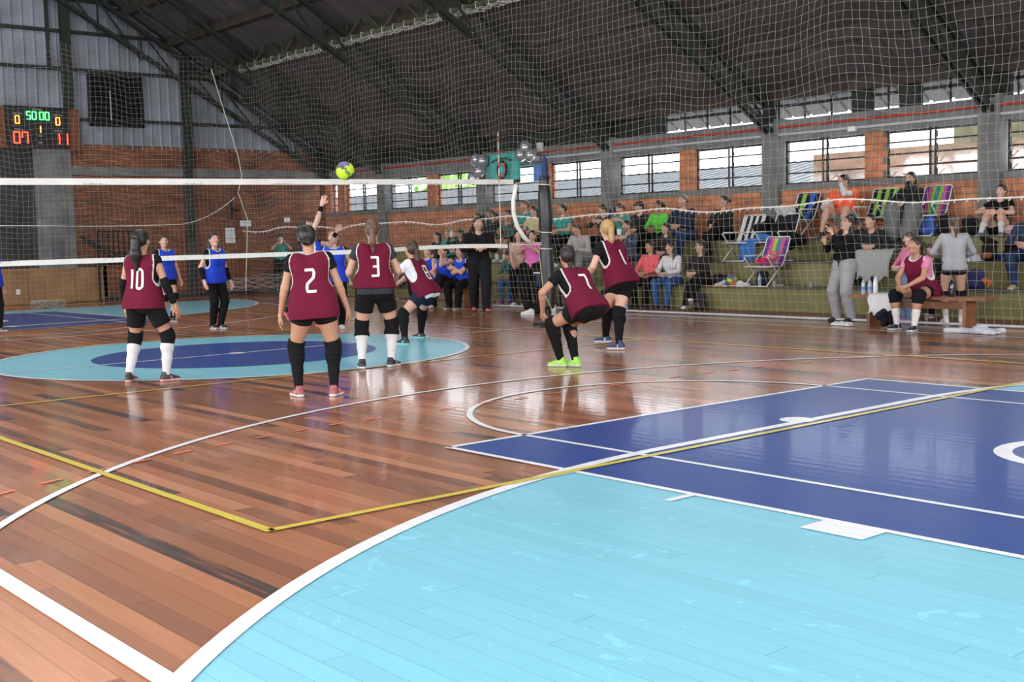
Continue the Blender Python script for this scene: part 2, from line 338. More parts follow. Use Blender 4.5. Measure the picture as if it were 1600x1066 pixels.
# --- far side wall with windows
cols = [-3.75 + 4.6 * k for k in range(-3, 5)]
ZS, ZT = 2.35, 3.22
b = MB(); b.mm((XW, -19, 0), (XW + .22, YE + .2, ZS - .12))
for c in cols:
    pc = c + 2.3
    if pc < YE: b.mm((XW, pc - .2, ZS - .12), (XW + .22, pc + .2, ZT))
b.mm((XW, 17.55, ZS - .12), (XW + .22, YE + .2, ZT)); st(b.build('wall_far_side', M_BR_SIDE))
b = MB(); b.mm((XW - .03, -19, ZS - .12), (XW + .24, YE, ZS)); b.mm((XW - .05, -19, ZT), (XW + .3, YE, 3.62)); st(b.build(trim(), M_CONC))
for c in cols:
    if c < YE: st(MB().mm((XW - .12, c - .2, 1.0), (XW + .28, c + .2, 3.66)).build(trim(), M_CONC))
wn = 0
for c in cols:
    for y0, y1 in ((c + .24, c + 2.08), (c + 2.52, c + 4.36)):
        y1 = min(y1, 17.9)
        if y0 > 17.6: continue
        wn += 1; b = MB(); x = XW + .1
        for zz in (ZS + .01, ZT - .03): b.bar((x, y0, zz), (x, y1, zz), .04, .04)
        ny = 2
        for yy in (y0 + .02, (y0 + y1) / 2 - .05, (y0 + y1) / 2 + .05, y1 - .02): b.bar((x, yy, ZS), (x, yy, ZT), .03, .035)
        for k in range(1, 4):
            zz = ZS + (ZT - ZS) * k / 4; b.bar((x, y0, zz), (x, y1, zz), .022, .028)
        for k in range(0, 4): # tilting pane levers
            zz = ZS + (ZT - ZS) * (k + .15) / 4
            for yy in ((y0 + y1) / 2 - .1, y1 - .06): b.bar((x - .02, yy, zz), (x - .12, yy - .05, zz + .1), .018)
        o = st(b.build('window_%d' % wn, M_BLACKST))
        g = MB()
        for k in range(4):
            za, zb = ZS + (ZT - ZS) * k / 4 + .02, ZS + (ZT - ZS) * (k + 1) / 4 - .02
            for ya, yb in ((y0 + .03, (y0 + y1) / 2 - .06), ((y0 + y1) / 2 + .06, y1 - .03)): g.mm((x + .005, ya, za), (x + .011, yb, zb))
        gm = MATS.get('pane') or mat('pane', (.9, .95, .95), .03, trans=1, noise=.02)
        if 'pane_s' not in MATS:
            m_, n_, l_, b_ = new_mat('dusty_window_glass'); mixs = n_.new('ShaderNodeMixShader'); tr = n_.new('ShaderNodeBsdfTransparent'); gl = n_.new('ShaderNodeBsdfGlossy'); gl.inputs['Roughness'].default_value = .05; gl.inputs['Color'].default_value = (.8, .85, .9, 1)
            mixs.inputs[0].default_value = .06; l_.new(tr.outputs[0], mixs.inputs[1]); l_.new(gl.outputs[0], mixs.inputs[2]); l_.new(mixs.outputs[0], n_['Material Output'].inputs[0]); MATS['pane_s'] = m_
        g.build('pane', MATS['pane_s'], o)
# clerestory band, translucent sheets
b = MB()
for k in range(60):
    y = -19 + k * .62; b.bar((XW + .18, y, 3.62), (XW + .18, y, 4.15), .03)
b.bar((XW + .18, -19, 3.92), (XW + .18, YE, 3.92), .03, .06); b.mm((XW + .1, 3.9, 3.62), (XW + .25, YE, 4.3)); b.mm((XW + .1, -1.3, 3.62), (XW + .25, -.9, 4.2)); b.mm((XW + .1, -4.0, 3.62), (XW + .25, -3.4, 4.2)); b.mm((XW + .1, -2.3, 3.62), (XW + .25, -1.9, 4.2))
st(b.build(trim(), M_STEEL))
# conduits
st(MB().tube([(XW - .08, -18, 3.43), (XW - .08, 16, 3.52)], .022).build(trim(), M_RED)); st(MB().tube([(XW - .08, -18, 3.27), (XW - .08, 7.9, 3.36)], .026).build(trim(), mat('grey_conduit', (.5, .52, .55), .4)))
b = MB(); b.box((XW - .1, 7.75, 3.62), (.08, .17, .22)); b.box((XW - .1, 7.9, 3.36), (.1, .14, .1)); b.box((XW - .1, -1.05, 3.31), (.08, .16, .09)); b.box((XW - .1, .9, 3.5), (.08, .2, .12)); st(b.build(trim(), M_WHITE))
# near side wall and rear wall (behind the camera), with tall openings added to let daylight in
b = MB(); b.mm((XL - .2, YB, 0), (XL, YE, 2)); b.mm((XL - .2, YB, 4.4), (XL, YE, 5))
for k in range(6): b.mm((XL - .2, YB + k * 7.7, 2), (XL, YB + k * 7.7 + .6, 4.4))
st(b.build('wall_near_side', M_BR_SIDE))
b = MB(); b.mm((XL, YB - .2, 0), (XW, YB, 1.2)); b.mm((XL, YB - .2, 5.2), (XW, YB, 11.5)); b.mm((XL, YB - .2, 1.2), (-8, YB, 5.2)); b.mm((8, YB - .2, 1.2), (XW, YB, 5.2)); st(b.build('wall_rear', M_SHEET))
# --- roof
b = MB(); RX = .7
prof = []
y = YB
while y < YE + .3:
    for dy, dz in ((0, 0), (.34, 0), (.36, .035), (.40, .035), (.42, 0)): prof.append((y + dy, dz))
    y += .44
for i in range(len(prof) - 1):
    (ya, za), (yb, zb) = prof[i], prof[i + 1]
    for xa, xb in ((XW + .7, RX), (RX, XL - .5)):
        b.poly([(xa, ya, zr(xa) + za), (xa, yb, zr(xa) + zb), (xb, yb, zr(xb) + zb), (xb, ya, zr(xb) + za)])
st(b.build('ceiling', M_ROOF))
x = 12.2; 
while x > -10.8:
    st(MB().mm((x - .06, YB, zr(x) - .27), (x + .06, YE, zr(x) - .04)).build(trim(), M_RUST)); x -= 1.22
def truss(yy, m):
    b = MB(); N = 20
    for sgn in (1, -1):
        xe = XW if sgn > 0 else XL; 
        top = lambda X: zr(X) - .34
        bot = lambda X: zr(X) - .34 - .85 * min(1, .55 + .45 * abs(xe - X) / 6)
        for dy in (-.07, .07):
            b.bar((xe, yy + dy, top(xe)), (RX, yy + dy, top(RX)), .05, .09); b.bar((xe, yy + dy, bot(xe)), (RX, yy + dy, bot(RX)), .05, .09)
        xs_ = np.linspace(xe, RX, 11)
        for i in range(10):
            b.bar((xs_[i], yy, bot(xs_[i])), (xs_[i + 1], yy, top(xs_[i + 1])), .045, .045)
            b.bar((xs_[i], yy, top(xs_[i])), (xs_[i], yy, bot(xs_[i])), .04, .04)
    b.bar((XW - .1, yy, 3.6), (XW - .1, yy, 4.0), .2, .2)
    return st(b.build(trim(), m))
for c in cols:
    if c < YE - .5 : truss(c, M_STEEL)
truss(YE - .35, M_STEEL)
# longitudinal truss that carries the side net
XN, ZN = 8.3, 6.17
b = MB(); b.bar((XN, YB, ZN), (XN, YE - .3, ZN), .09, .07); b.bar((XN + .05, YB, ZN + .52), (XN + .05, YE - .3, ZN + .52), .08, .07)
y = YB
while y < YE - 1.6:
    b.bar((XN, y, ZN), (XN + .05, y + .75, ZN + .52), .035); b.bar((XN + .05, y + .75, ZN + .52), (XN, y + 1.5, ZN), .035); b.bar((XN, y, ZN), (XN + .05, y, ZN + .52), .03); y += 1.5
st(b.build(trim(), mat('olive_green_chord', (.05, .06, .03), .6, noise=.4, scale=4)))
# --- bleacher
b = MB(); xb = XW - .13; b.mm((10.0, -18.9, 0), (xb, YE - 1.9, .43)); b.mm((10.8, -18.9, .43), (xb, YE - 1.9, .86)); b.mm((11.6, -18.9, .86), (xb, YE - 1.9, 1.27))
o = b.build('bleacher', M_OLIVE); tag(o, 'olive green painted concrete bleacher of three tall steps along the brick side wall', 'bleacher')
b = MB()
for xx, zz in ((10.0, .43), (10.8, .86), (11.6, 1.27)): b.mm((xx - .012, -18.9, zz - .025), (min(xx + .78, XW - .13), YE - 1.9, zz + .006))
b.build('tread', M_TREAD, o)
# outside: neighbour roof, brick wall, bank
b = MB(); b.mm((19, -16, -1), (19.4, 4.6, 3.4)); o = tag(b.build('yard_wall', M_BR_OUT), 'pale weathered brick yard wall seen through the right-hand windows', 'wall')
o = tag(MB().mm((24, -22, -1), (25, 3.5, 4.6)).build('overgrown_bank', mat('dry_scrub_bank', (.12, .11, .055), .9, noise=.6, scale=1.6, bump=.6)), 'dry yellowish green bank beyond the yard wall behind the right-hand windows', 'hillside')
b = MB()
for k in range(90): b.bar((20, 7 + k * .5, 2.0), (30, 7 + k * .5, 4.0), .5, .05); b.bar((20, 7.22 + k * .5, 2.05), (30, 7.22 + k * .5, 4.05), .06, .06)
b.mm((20.4, 7, -1), (20.6, 52, 2.0))
tag(b.build('neighbour_roof', mat('pale_metal_roof', (.17, .175, .18), .8)), 'light grey ribbed metal roof seen outside through the left windows of the bleacher wall', 'roof')
b = MB()
for k in range(260):
    a = rnd.random() * 6.28; h = rnd.random(); r = 2.2 * math.sqrt(rnd.random()); c = (31 + r * math.cos(a) * .6, 36 + r * math.sin(a), 3.6 + 2.2 * h); q = Matrix.Rotation(rnd.random() * 6, 3, (rnd.random(), rnd.random(), 1)); b.box(c, (.35, .3, .02), rm=q)
b.tube([(31, 36, 0), (31, 36, 4)], .15)
tag(b.build('tree', mat('bright_leaf', (.30, .48, .12), .7, noise=.3)), 'bright green tree outside behind the fifth window', 'tree')
# ================================================================== PEOPLE: smooth bodies from distance fields
def V(*a): return np.array(a, float)
def nrm(a): return a / (np.linalg.norm(a) + 1e-12)
class Field:
    """collects tapered capsules and ellipsoids, meshes their smooth union (surface nets)"""
    def __init__(s): s.p = []
    def cone(s, a, b, ra, rb=None, k=.03): s.p.append(('c', np.array(a, float), np.array(b, float), ra, ra if rb is None else rb, k)); return s
    def ell(s, c, r, M=None, k=.03): s.p.append(('e', np.array(c, float), np.array(r, float), np.eye(3) if M is None else M, 0, k)); return s
    def mesh(s, h, clip=None, grow=0.0):
        lo = np.full(3, 1e9); hi = -lo; bb = []
        for t, a, b, c, d, k in s.p:
            if t == 'c': l_ = np.minimum(a - c, b - d) ; h_ = np.maximum(a + c, b + d)
            else: l_ = a - b.max(); h_ = a + b.max()
            bb.append((l_ - grow, h_ + grow)); lo = np.minimum(lo, l_ - grow); hi = np.maximum(hi, h_ + grow)
        lo -= 3 * h; n = np.ceil((hi - lo) / h).astype(int) + 4
        F = np.full(n, 1.0, np.float32); ax = [lo[i] + h * np.arange(n[i]) for i in range(3)]
        for (t, a, b, c, d, k), (l_, h_) in zip(s.p, bb):
            m = k + 2 * h; i0 = np.maximum(((l_ - m - lo) / h).astype(int), 0); i1 = np.minimum(((h_ + m - lo) / h).astype(int) + 2, n)
            sl = tuple(slice(i0[i], i1[i]) for i in range(3))
            X = ax[0][sl[0]][:, None, None]; Y = ax[1][sl[1]][None, :, None]; Z = ax[2][sl[2]][None, None, :]
            if t == 'c':
                ba = b - a; q = max(ba @ ba, 1e-9); tt = np.clip(((X - a[0]) * ba[0] + (Y - a[1]) * ba[1] + (Z - a[2]) * ba[2]) / q, 0, 1)
                D = np.sqrt((X - a[0] - tt * ba[0]) ** 2 + (Y - a[1] - tt * ba[1]) ** 2 + (Z - a[2] - tt * ba[2]) ** 2) - (c + (d - c) * tt)
            else:
                dx, dy, dz = X - a[0], Y - a[1], Z - a[2]; M = c
                u = [(dx * M[0, i] + dy * M[1, i] + dz * M[2, i]) for i in range(3)]
                k0 = np.sqrt(sum((u[i] / b[i]) ** 2 for i in range(3))) + 1e-9; k1 = np.sqrt(sum((u[i] / b[i] ** 2) ** 2 for i in range(3))) + 1e-9
                D = k0 * (k0 - 1) / k1
            G = F[sl]; hh = np.maximum(k - np.abs(G - D), 0) / k; F[sl] = np.minimum(G, D) - hh * hh * k * .25
        F -= grow
        if clip is not None:
            X, Y, Z = ax[0][:, None, None], ax[1][None, :, None], ax[2][None, None, :]
            for c in clip: F = np.maximum(F, c(X, Y, Z))
        return nets(F, lo, h)
CORN = [(i, j, k) for i in (0, 1) for j in (0, 1) for k in (0, 1)]
EDG = [(a, b) for a in range(8) for b in range(a + 1, 8) if sum(abs(CORN[a][i] - CORN[b][i]) for i in range(3)) == 1]
def nets(F, lo, h):
    s = F < 0; n = F.shape
    cnt = sum(s[i:n[0] - 1 + i, j:n[1] - 1 + j, k:n[2] - 1 + k].astype(np.int8) for i, j, k in CORN)
    cells = np.argwhere((cnt > 0) & (cnt < 8))
    if len(cells) == 0: return np.zeros((0, 3)), np.zeros((0, 4), int)
    vals = [F[cells[:, 0] + c[0], cells[:, 1] + c[1], cells[:, 2] + c[2]] for c in CORN]
    acc = np.zeros((len(cells), 3)); num = np.zeros(len(cells))
    for a, b in EDG:
        fa, fb = vals[a], vals[b]; m = (fa < 0) != (fb < 0); t = np.where(m, fa / np.where(m, fa - fb, 1), 0); ca, cb = np.array(CORN[a]), np.array(CORN[b])
        acc += m[:, None] * (ca + t[:, None] * (cb - ca)); num += m
    v = lo + h * (cells + acc / num[:, None])
    vid = np.full((n[0] - 1, n[1] - 1, n[2] - 1), -1, int); vid[cells[:, 0], cells[:, 1], cells[:, 2]] = np.arange(len(cells))
    Q = []
    for ax_ in range(3):
        sl0 = [slice(None)] * 3; sl1 = [slice(None)] * 3; sl0[ax_] = slice(0, -1); sl1[ax_] = slice(1, None)
        A, B = s[tuple(sl0)], s[tuple(sl1)]; e = np.argwhere(A != B)
        o1, o2 = [i for i in range(3) if i != ax_]
        e = e[(e[:, o1] > 0) & (e[:, o2] > 0) & (e[:, o1] < n[o1] - 1) & (e[:, o2] < n[o2] - 1)]
        def g(d1, d2):
            q = e.copy(); q[:, o1] -= d1; q[:, o2] -= d2; return vid[q[:, 0], q[:, 1], q[:, 2]]
        quad = np.stack([g(1, 1), g(0, 1), g(0, 0), g(1, 0)], 1); ins = A[e[:, 0], e[:, 1], e[:, 2]]
        if ax_ == 1: ins = ~ins
        quad[~ins] = quad[~ins][:, ::-1]; Q.append(quad)
    q = np.concatenate(Q); return v, q[(q >= 0).all(1)]
def rotv(v, ax_, deg):
    a = R(deg); ax_ = nrm(ax_); return v * math.cos(a) + np.cross(ax_, v) * math.sin(a) + ax_ * (v @ ax_) * (1 - math.cos(a))
def ik(a, b, l1, l2, pole):
    d = b - a; L = np.linalg.norm(d)
    if L > (l1 + l2) * .995: b = a + d / L * (l1 + l2) * .995; L = (l1 + l2) * .995; d = b - a
    x = (l1 * l1 - l2 * l2 + L * L) / (2 * L); y = math.sqrt(max(l1 * l1 - x * x, 0)); u = d / L; p = nrm(pole - u * (pole @ u)); return a + u * x + p * y, b
SK = {'fair': (.62, .36, .27), 'light': (.54, .31, .22), 'tan': (.42, .22, .14), 'brown': (.30, .15, .09)}
MAROON = (.125, .007, .028); BLUE = (.02, .06, .55); BLK = (.006, .006, .007); WHT = (.70, .70, .70)
def paint(n, c): return np.tile(np.array(c, float), (n, 1))
def piece(name, fld, h, m, parent, color, clip=None, grow=0, colfn=None):
    v, q = fld.mesh(h, clip, grow)
    if len(v) == 0: return None
    c = paint(len(v), color)
    if colfn: c = colfn(v, c)
    return link_mesh(name, v, q.tolist(), m, parent, True, c)
def hand_mesh(wr, d, pn, side, skin, curl=.35, h=.005):
    """wr wrist, d hand direction, pn palm normal, side +1/-1 which way the thumb points along s"""
    d = nrm(d); pn = nrm(pn - d * (pn @ d)); s = np.cross(d, pn) * side; f = Field()
    f.cone(wr - d * .02, wr + d * .02, .024, .022, .02)
    lens = (.066, .073, .068, .052); kn = []
    for i, o in enumerate((.030, .010, -.010, -.028)):
        k_ = wr + d * (.085 - (.0, .0, .003, .010)[i]) + s * o; kn.append(k_); f.cone(wr + d * .02 + s * o * .5, k_, .017, .0125, .016)
    for i, k_ in enumerate(kn):
        c1 = curl * 55; c2 = curl * 115; L = lens[i]; spread = (.08, .02, -.03, -.09)[i]
        ax_ = nrm(np.cross(d, pn)); dd = nrm(d + s * spread); d1 = rotv(dd, ax_, c1); d2 = rotv(dd, ax_, c2)
        a = k_ + d1 * L * .55; f.cone(k_, a, .0098, .009, .004); f.cone(a, a + d2 * L * .5, .009, .0075, .004)
    t0 = wr + d * .03 + s * .024; t1 = t0 + nrm(d * .7 + s * .75 + pn * .25) * .042; t2 = t1 + nrm(d * 1 + s * .2 + pn * .35) * .034
    f.cone(t0, t1, .015, .0115, .012); f.cone(t1, t2, .0115, .009, .004)
    return f.mesh(h)
def person(label, loc, head_deg, H=1.65, hip=(0, 0, .89), lean=0, side=0, twist=0, feet=None, hands=None, elb=None, hyaw=0, hpit=0, htilt=0,
           skin='light', hair='pony', haircol=(.02, .013, .01), tee=None, tee_len=.45, vest=None, number=None, shorts=None, short_len=.45, pants=None, flare=.012,
           socks=None, kneepads=None, sleeves=None, shoes=((.02, .02, .025), (.6, .6, .6)), fat=1.0, male=False, res=.0125, handcfg=None, hem=-.10, extra=None, lips=(.45, .12, .12), group=None, glasses=False, beard=False, cap=None, teehem=-.12):
    S = H / 1.65; o_ = {}
    hip = V(*hip); fx, fy, fz = V(1, 0, 0), V(0, 1, 0), V(0, 0, 1)
    tw = R(twist); r = V(math.cos(tw), math.sin(tw), 0); fw = V(-math.sin(tw), math.cos(tw), 0)
    u = rotv(fz, r, -lean); fw2 = rotv(fw, r, -lean); u = rotv(u, fw2, side); r2 = rotv(r, fw2, side)
    T = lambda a, b, c: hip + r2 * a + fw2 * b + u * c
    hw = .165 if not male else .19
    feet = feet or [(-.11, 0, .08, 8, 0), (.11, 0, .08, -8, 0)]
    hands = hands or [T(-.27, .03, -.08), T(.27, .03, -.08)]
    elb = elb or [(-.4, -1, 0), (.4, -1, 0)]
    handcfg = handcfg or [{}, {}]
    sh = [T(-hw, -.005, .415), T(hw, -.005, .415)]; HJ = [T(-.088, 0, -.03), T(.088, 0, -.03)]
    arms = []; legs = []
    for i in (0, 1):
        e, w_ = ik(sh[i], np.array(hands[i], float), .275, .245, V(*elb[i])); arms.append((sh[i], e, w_))
        ft = feet[i]; yw = R(ft[3]); fd = V(-math.sin(yw), math.cos(yw), 0)
        kp = fd + V(0, 0, .25) + V(-.12 if i == 0 else .12, 0, 0)
        if len(ft) > 5: kp = V(*ft[5])
        k_, a_ = ik(HJ[i], V(*ft[:3]), .40, .405, kp); legs.append((HJ[i], k_, a_))
    nb = T(0, -.012, .45); hyr = R(hyaw)
    hd_f = nrm(fw * math.cos(hyr) - r * math.sin(hyr)); hd_r = np.cross(hd_f, fz); hd_u = rotv(fz, hd_r, hpit); hd_f = rotv(hd_f, hd_r, hpit); hd_u = rotv(hd_u, hd_f, htilt); hd_r = np.cross(hd_f, hd_u)
    hu = nrm(hd_u + u * .8); hc = nb + u * .055 + hu * .115; HM = np.stack([hd_r, hd_f, hd_u], 1)
    Hh = lambda a, b, c: hc + HM @ V(a, b, c)
    hb = hc - HM @ V(0, .0, .06)
    sc = SK[skin]
    # ---- body
    def torso(f, g=0, k=.05):
        F_ = fat
        for s_ in (-1, 1):
            f.cone(T(s_ * .075, -.0, -.03), T(s_ * .05, 0, .17), .108 * F_ + g, .088 * F_ + g, k); f.cone(T(s_ * .05, 0, .17), T(s_ * (.078 if not male else .1), -.005, .33), .088 * F_ + g, .1 + g, k)
            f.cone(T(s_ * .06, -.01, .385), T(s_ * (hw - .015), -.005, .40), .065 + g, .052 + g, k); f.ell(T(s_ * .075, -.055, -.05), (.09 * F_ + g,) * 3, None, k)
            if not male: f.ell(T(s_ * .075, .07, .285), (.06 + g,) * 3, None, k)
        if fat > 1.12: f.ell(T(0, .06, .08), (.13 * F_, .12 * F_, .14 * F_), None, k)
        return f
    def armf(f, i, t0=0, t1=2, g=0, k=.02):
        a, e, w_ = arms[i]; rs = (.05 if male else .044, .037, .025); m = .045 if male else .040
        def P(t): return a + (e - a) * t if t <= 1 else e + (w_ - e) * (t - 1)
        def RR(t): return np.interp(t, (0, .35, 1, 1.25, 2), (rs[0] * fat ** .5, m * fat ** .5, rs[1], rs[1] * .98, rs[2]))
        ts = [t0] + [t for t in (.35, 1, 1.25) if t0 < t < t1] + [t1]
        for p_, q_ in zip(ts[:-1], ts[1:]): f.cone(P(p_), P(q_), RR(p_) + g, RR(q_) + g, k)
        return P, RR
    def legf(f, i, t0=0, t1=2, g=0, k=.02):
        a, e, w_ = legs[i]; back = nrm(-(fw) + u * .01)
        def P(t): return a + (e - a) * t if t <= 1 else e + (w_ - e) * (t - 1)
        def RR(t): return np.interp(t, (0, .4, 1, 1.3, 1.6, 2), (.092 * fat, .078 * fat, .054 * fat ** .5, .055 * fat ** .5, .046, .034))
        ts = [t0] + [t for t in (.4, 1, 1.3, 1.6) if t0 < t < t1] + [t1]
        for p_, q_ in zip(ts[:-1], ts[1:]): f.cone(P(p_), P(q_), RR(p_) + g, RR(q_) + g, k)
        kb = nrm(np.cross(np.cross(w_ - a, e - a), w_ - a)) if np.linalg.norm(np.cross(w_ - a, e - a)) > 1e-4 else fw
        if t1 > 1.2 and t0 < 1.45: f.ell(P(1.28) - kb * .014, (.05 + g,) * 3, None, .04)
        return P, RR
    f = Field(); torso(f)
    for i in (0, 1): armf(f, i); legf(f, i)
    f.cone(nb - u * .03, hb, .055 if male else .049, .047, .03)
    for i in (0, 1): # bare foot inside the shoe
        ft = feet[i]; a_ = legs[i][2]; yw = R(ft[3]); fd = V(-math.sin(yw), math.cos(yw), 0); fr = np.cross(fd, fz); fd = rotv(fd, fr, ft[4]); fu = np.cross(fr, fd)
        f.cone(a_ - fu * .04 - fd * .02, a_ + fd * .11 - fu * .052, .03, .02, .03); o_[i] = (a_, fd, fu, fr)
    v, q = f.mesh(res); vs_, qs_, cs_ = [v], [q], [paint(len(v), sc)]; off = len(v)
    # ---- head
    f = Field(); f.ell(Hh(0, -.008, .02), (.074, .094, .092), HM, .03); f.ell(Hh(0, .02, -.045), (.056, .066, .068), HM, .04); f.ell(Hh(0, .06, -.09), (.024,) * 3, HM, .03)
    f.ell(Hh(0, .078, .012), (.03, .016, .03), HM, .02); f.cone(Hh(0, .088, .012), Hh(0, .107, -.022), .009, .0135, .012)
    for s_ in (-1, 1):
        f.ell(Hh(s_ * .074, -.004, -.005), (.010, .022, .031), HM, .006); f.ell(Hh(s_ * .042, .062, -.022), (.024, .022, .022), HM, .02); f.cone(Hh(s_ * .015, .081, .034), Hh(s_ * .045, .072, .036), .009, .009, .012)
    f.cone(Hh(-.018, .083, -.057), Hh(.018, .083, -.057), .0085, .0085, .008); f.cone(hb - hu * .03, hb + hu * .02, .046, .05, .03)
    v, q = f.mesh(.0065 if res < .014 else .008); c = paint(len(v), sc); L = (v - hc) @ HM
    def spot(x, y, z, rx, rz, colr, w_=1.0):
        m_ = np.clip(1.35 - (((L[:, 0] - x) / rx) ** 2 + ((L[:, 2] - z) / rz) ** 2), 0, 1) * (L[:, 1] > y) * w_; c[:] = c * (1 - m_[:, None]) + np.array(colr) * m_[:, None]
    for s_ in (-1, 1):
        spot(s_ * .031, .045, .012, .0155, .0075, (.62, .6, .58)); spot(s_ * .031, .045, .012, .0072, .008, (.02, .012, .01)); spot(s_ * .033, .04, .031, .02, .005, np.array(haircol) * .8, .8)
    spot(0, .05, -.057, .024, .0095, lips); spot(0, .05, -.057, .022, .0022, (.12, .03, .03), .7)
    if beard:
        m_ = ((L[:, 2] < -.042) & (L[:, 1] > .025) & ~((abs(L[:, 0]) < .024) & (abs(L[:, 2] + .057) < .009))); c[m_] = c[m_] * .6 + np.array(haircol) * .4
    vs_.append(v); qs_.append(q + off); cs_.append(c); off += len(v)
    # ---- hands
    for i in (0, 1):
        a, e, w_ = arms[i]; hc_ = handcfg[i]; d = V(*hc_['d']) if 'd' in hc_ else nrm(w_ - e); pn = V(*hc_['n']) if 'n' in hc_ else (V(1, .2, 0) if i == 0 else V(-1, .2, 0))
        pn = pn - nrm(d) * (pn @ nrm(d))
        if np.linalg.norm(pn) < .1: pn = fw
        sd = 1 if i == 0 else -1
        v, q = hand_mesh(w_, d, pn, sd if not hc_.get('flip') else -sd, sc, hc_.get('curl', .35), .0055 if res < .014 else .0065); vs_.append(v); qs_.append(q + off); cs_.append(paint(len(v), sc)); off += len(v)
    body = link_mesh('person', np.concatenate(vs_), np.concatenate(qs_).tolist(), M_SKIN, None, True, np.concatenate(cs_))
    tag(body, label, 'person', group)
    P_ = lambda n, f, c, clip=None, grow=0, colfn=None, m=M_CLOTH, h=None: piece(n, f, h or res * .9, m, body, c, clip, grow, colfn)
    pl = lambda p, n_, off_=0: (lambda X, Y, Z: (X - p[0]) * n_[0] + (Y - p[1]) * n_[1] + (Z - p[2]) * n_[2] - off_)   # keeps the side away from n
    def neckcut(rr, up_=.0): 
        c = nb + fw2 * .03 + u * (.035 + up_)
        return lambda X, Y, Z: rr - np.sqrt((X - c[0]) ** 2 + (Y - c[1]) ** 2 + (Z - c[2]) ** 2)
    # ---- clothes
    def limb(name, fn, i, t0, t1, g, color, colfn=None, k=.02, ex=.0):
        f = Field(); Pf, RR = fn(f, i, max(t0 - ex, 0), min(t1 + ex, 2), g, k); n0 = nrm(Pf(min(t0 + .02, 2)) - Pf(t0)); n1 = nrm(Pf(t1) - Pf(t1 - .02))
        a, b_ = Pf(t0), Pf(t1); cl = [lambda X, Y, Z: np.maximum(-((X - a[0]) * n0[0] + (Y - a[1]) * n0[1] + (Z - a[2]) * n0[2]), -1) if t0 > .02 else -1 + 0 * X,
                                      lambda X, Y, Z: (X - b_[0]) * n1[0] + (Y - b_[1]) * n1[1] + (Z - b_[2]) * n1[2] if t1 < 1.99 else -1 + 0 * X]
        return P_(name, f, color, cl, 0, colfn)
    wc = T(0, 0, .14)
    waist = lambda X, Y, Z: np.minimum(pl(T(0, 0, .10), u)(X, Y, Z), .25 * fat - np.sqrt((X - wc[0]) ** 2 + (Y - wc[1]) ** 2 + (Z - wc[2]) ** 2))
    if pants:
        f = Field(); torso_lo = T(0, 0, .10)
        for s_ in (-1, 1): f.cone(T(s_ * .075, -.0, -.03), T(s_ * .055, 0, .13), .108 * fat + .01, .092 * fat + .01, .05); f.ell(T(s_ * .075, -.055, -.05), (.09 * fat + .012,) * 3, None, .05)
        for i in (0, 1):
            a, e, w_ = legs[i]; g = max(flare, .009); f.cone(a, e, .094 * fat + g, .060 * fat ** .5 + g * 1.3, .03); f.cone(e, e + (w_ - e) * .35, .058 * fat ** .5 + g * 1.3, .056 + g * 1.3, .02); f.cone(e + (w_ - e) * .35, w_ + (w_ - e) * .02, .056 + g * 1.3, .038 + g * 1.6, .02)
        P_('trousers', f, pants, [waist])
    if shorts:
        f = Field()
        for s_ in (-1, 1): f.cone(T(s_ * .075, -.0, -.03), T(s_ * .055, 0, .13), .108 * fat + .01, .092 * fat + .01, .05); f.ell(T(s_ * .075, -.055, -.05), (.09 * fat + .011,) * 3, None, .05)
        cl = [waist]
        for i in (0, 1):
            a, e, w_ = legs[i]; b_ = a + (e - a) * short_len; f.cone(a, b_, .094 * fat + .01, .078 * fat + .014, .03)
            n1 = nrm(e - a); oth = legs[1 - i][0]
            cl.append((lambda b_, n1: lambda X, Y, Z: (X - b_[0]) * n1[0] + (Y - b_[1]) * n1[1] + (Z - b_[2]) * n1[2])(b_, n1))
        P_('shorts', f, shorts, cl)
    if tee:
        f = Field(); torso(f, .012); cl = [neckcut(.078, .02), pl(T(0, 0, teehem), -u)]
        P_('shirt', f, tee, cl)
        for i in (0, 1): limb('sleeve', armf, i, 0, tee_len, .013 if tee_len < 1.5 else .010, tee)
    if vest:
        f = Field(); torso(f, .022, .06)
        f.cone(T(-.06, 0, .05), T(-.07, -.01, hem - .02), .115 * fat + .018, .130 * fat + .022, .06); f.cone(T(.06, 0, .05), T(.07, -.01, hem - .02), .115 * fat + .018, .130 * fat + .022, .06)
        f.cone(T(0, 0, .05), T(0, -.01, hem - .02), .12 * fat + .01, .13 * fat + .02, .06)
        aa = []
        for i in (0, 1):
            s_ = (-1, 1)[i]; c0 = T(s_ * (hw + .075), .0, .47); c1 = T(s_ * (hw + .062), -.0, .23)
            aa.append((lambda c0, c1: lambda X, Y, Z: .085 - segd(X, Y, Z, c0, c1))(c0, c1))
        nk = neckcut(.088, .025); hm = pl(T(0, 0, hem), -u)
        def cf(v, c):
            X, Y, Z = v[:, 0], v[:, 1], v[:, 2]; m_ = (np.maximum(np.maximum(aa[0](X, Y, Z), aa[1](X, Y, Z)), nk(X, Y, Z)) > -.0165)
            c[m_] = (.62, .6, .6); return c
        ve = P_('vest', f, vest, [nk, hm] + aa, 0, cf, h=res * .8)
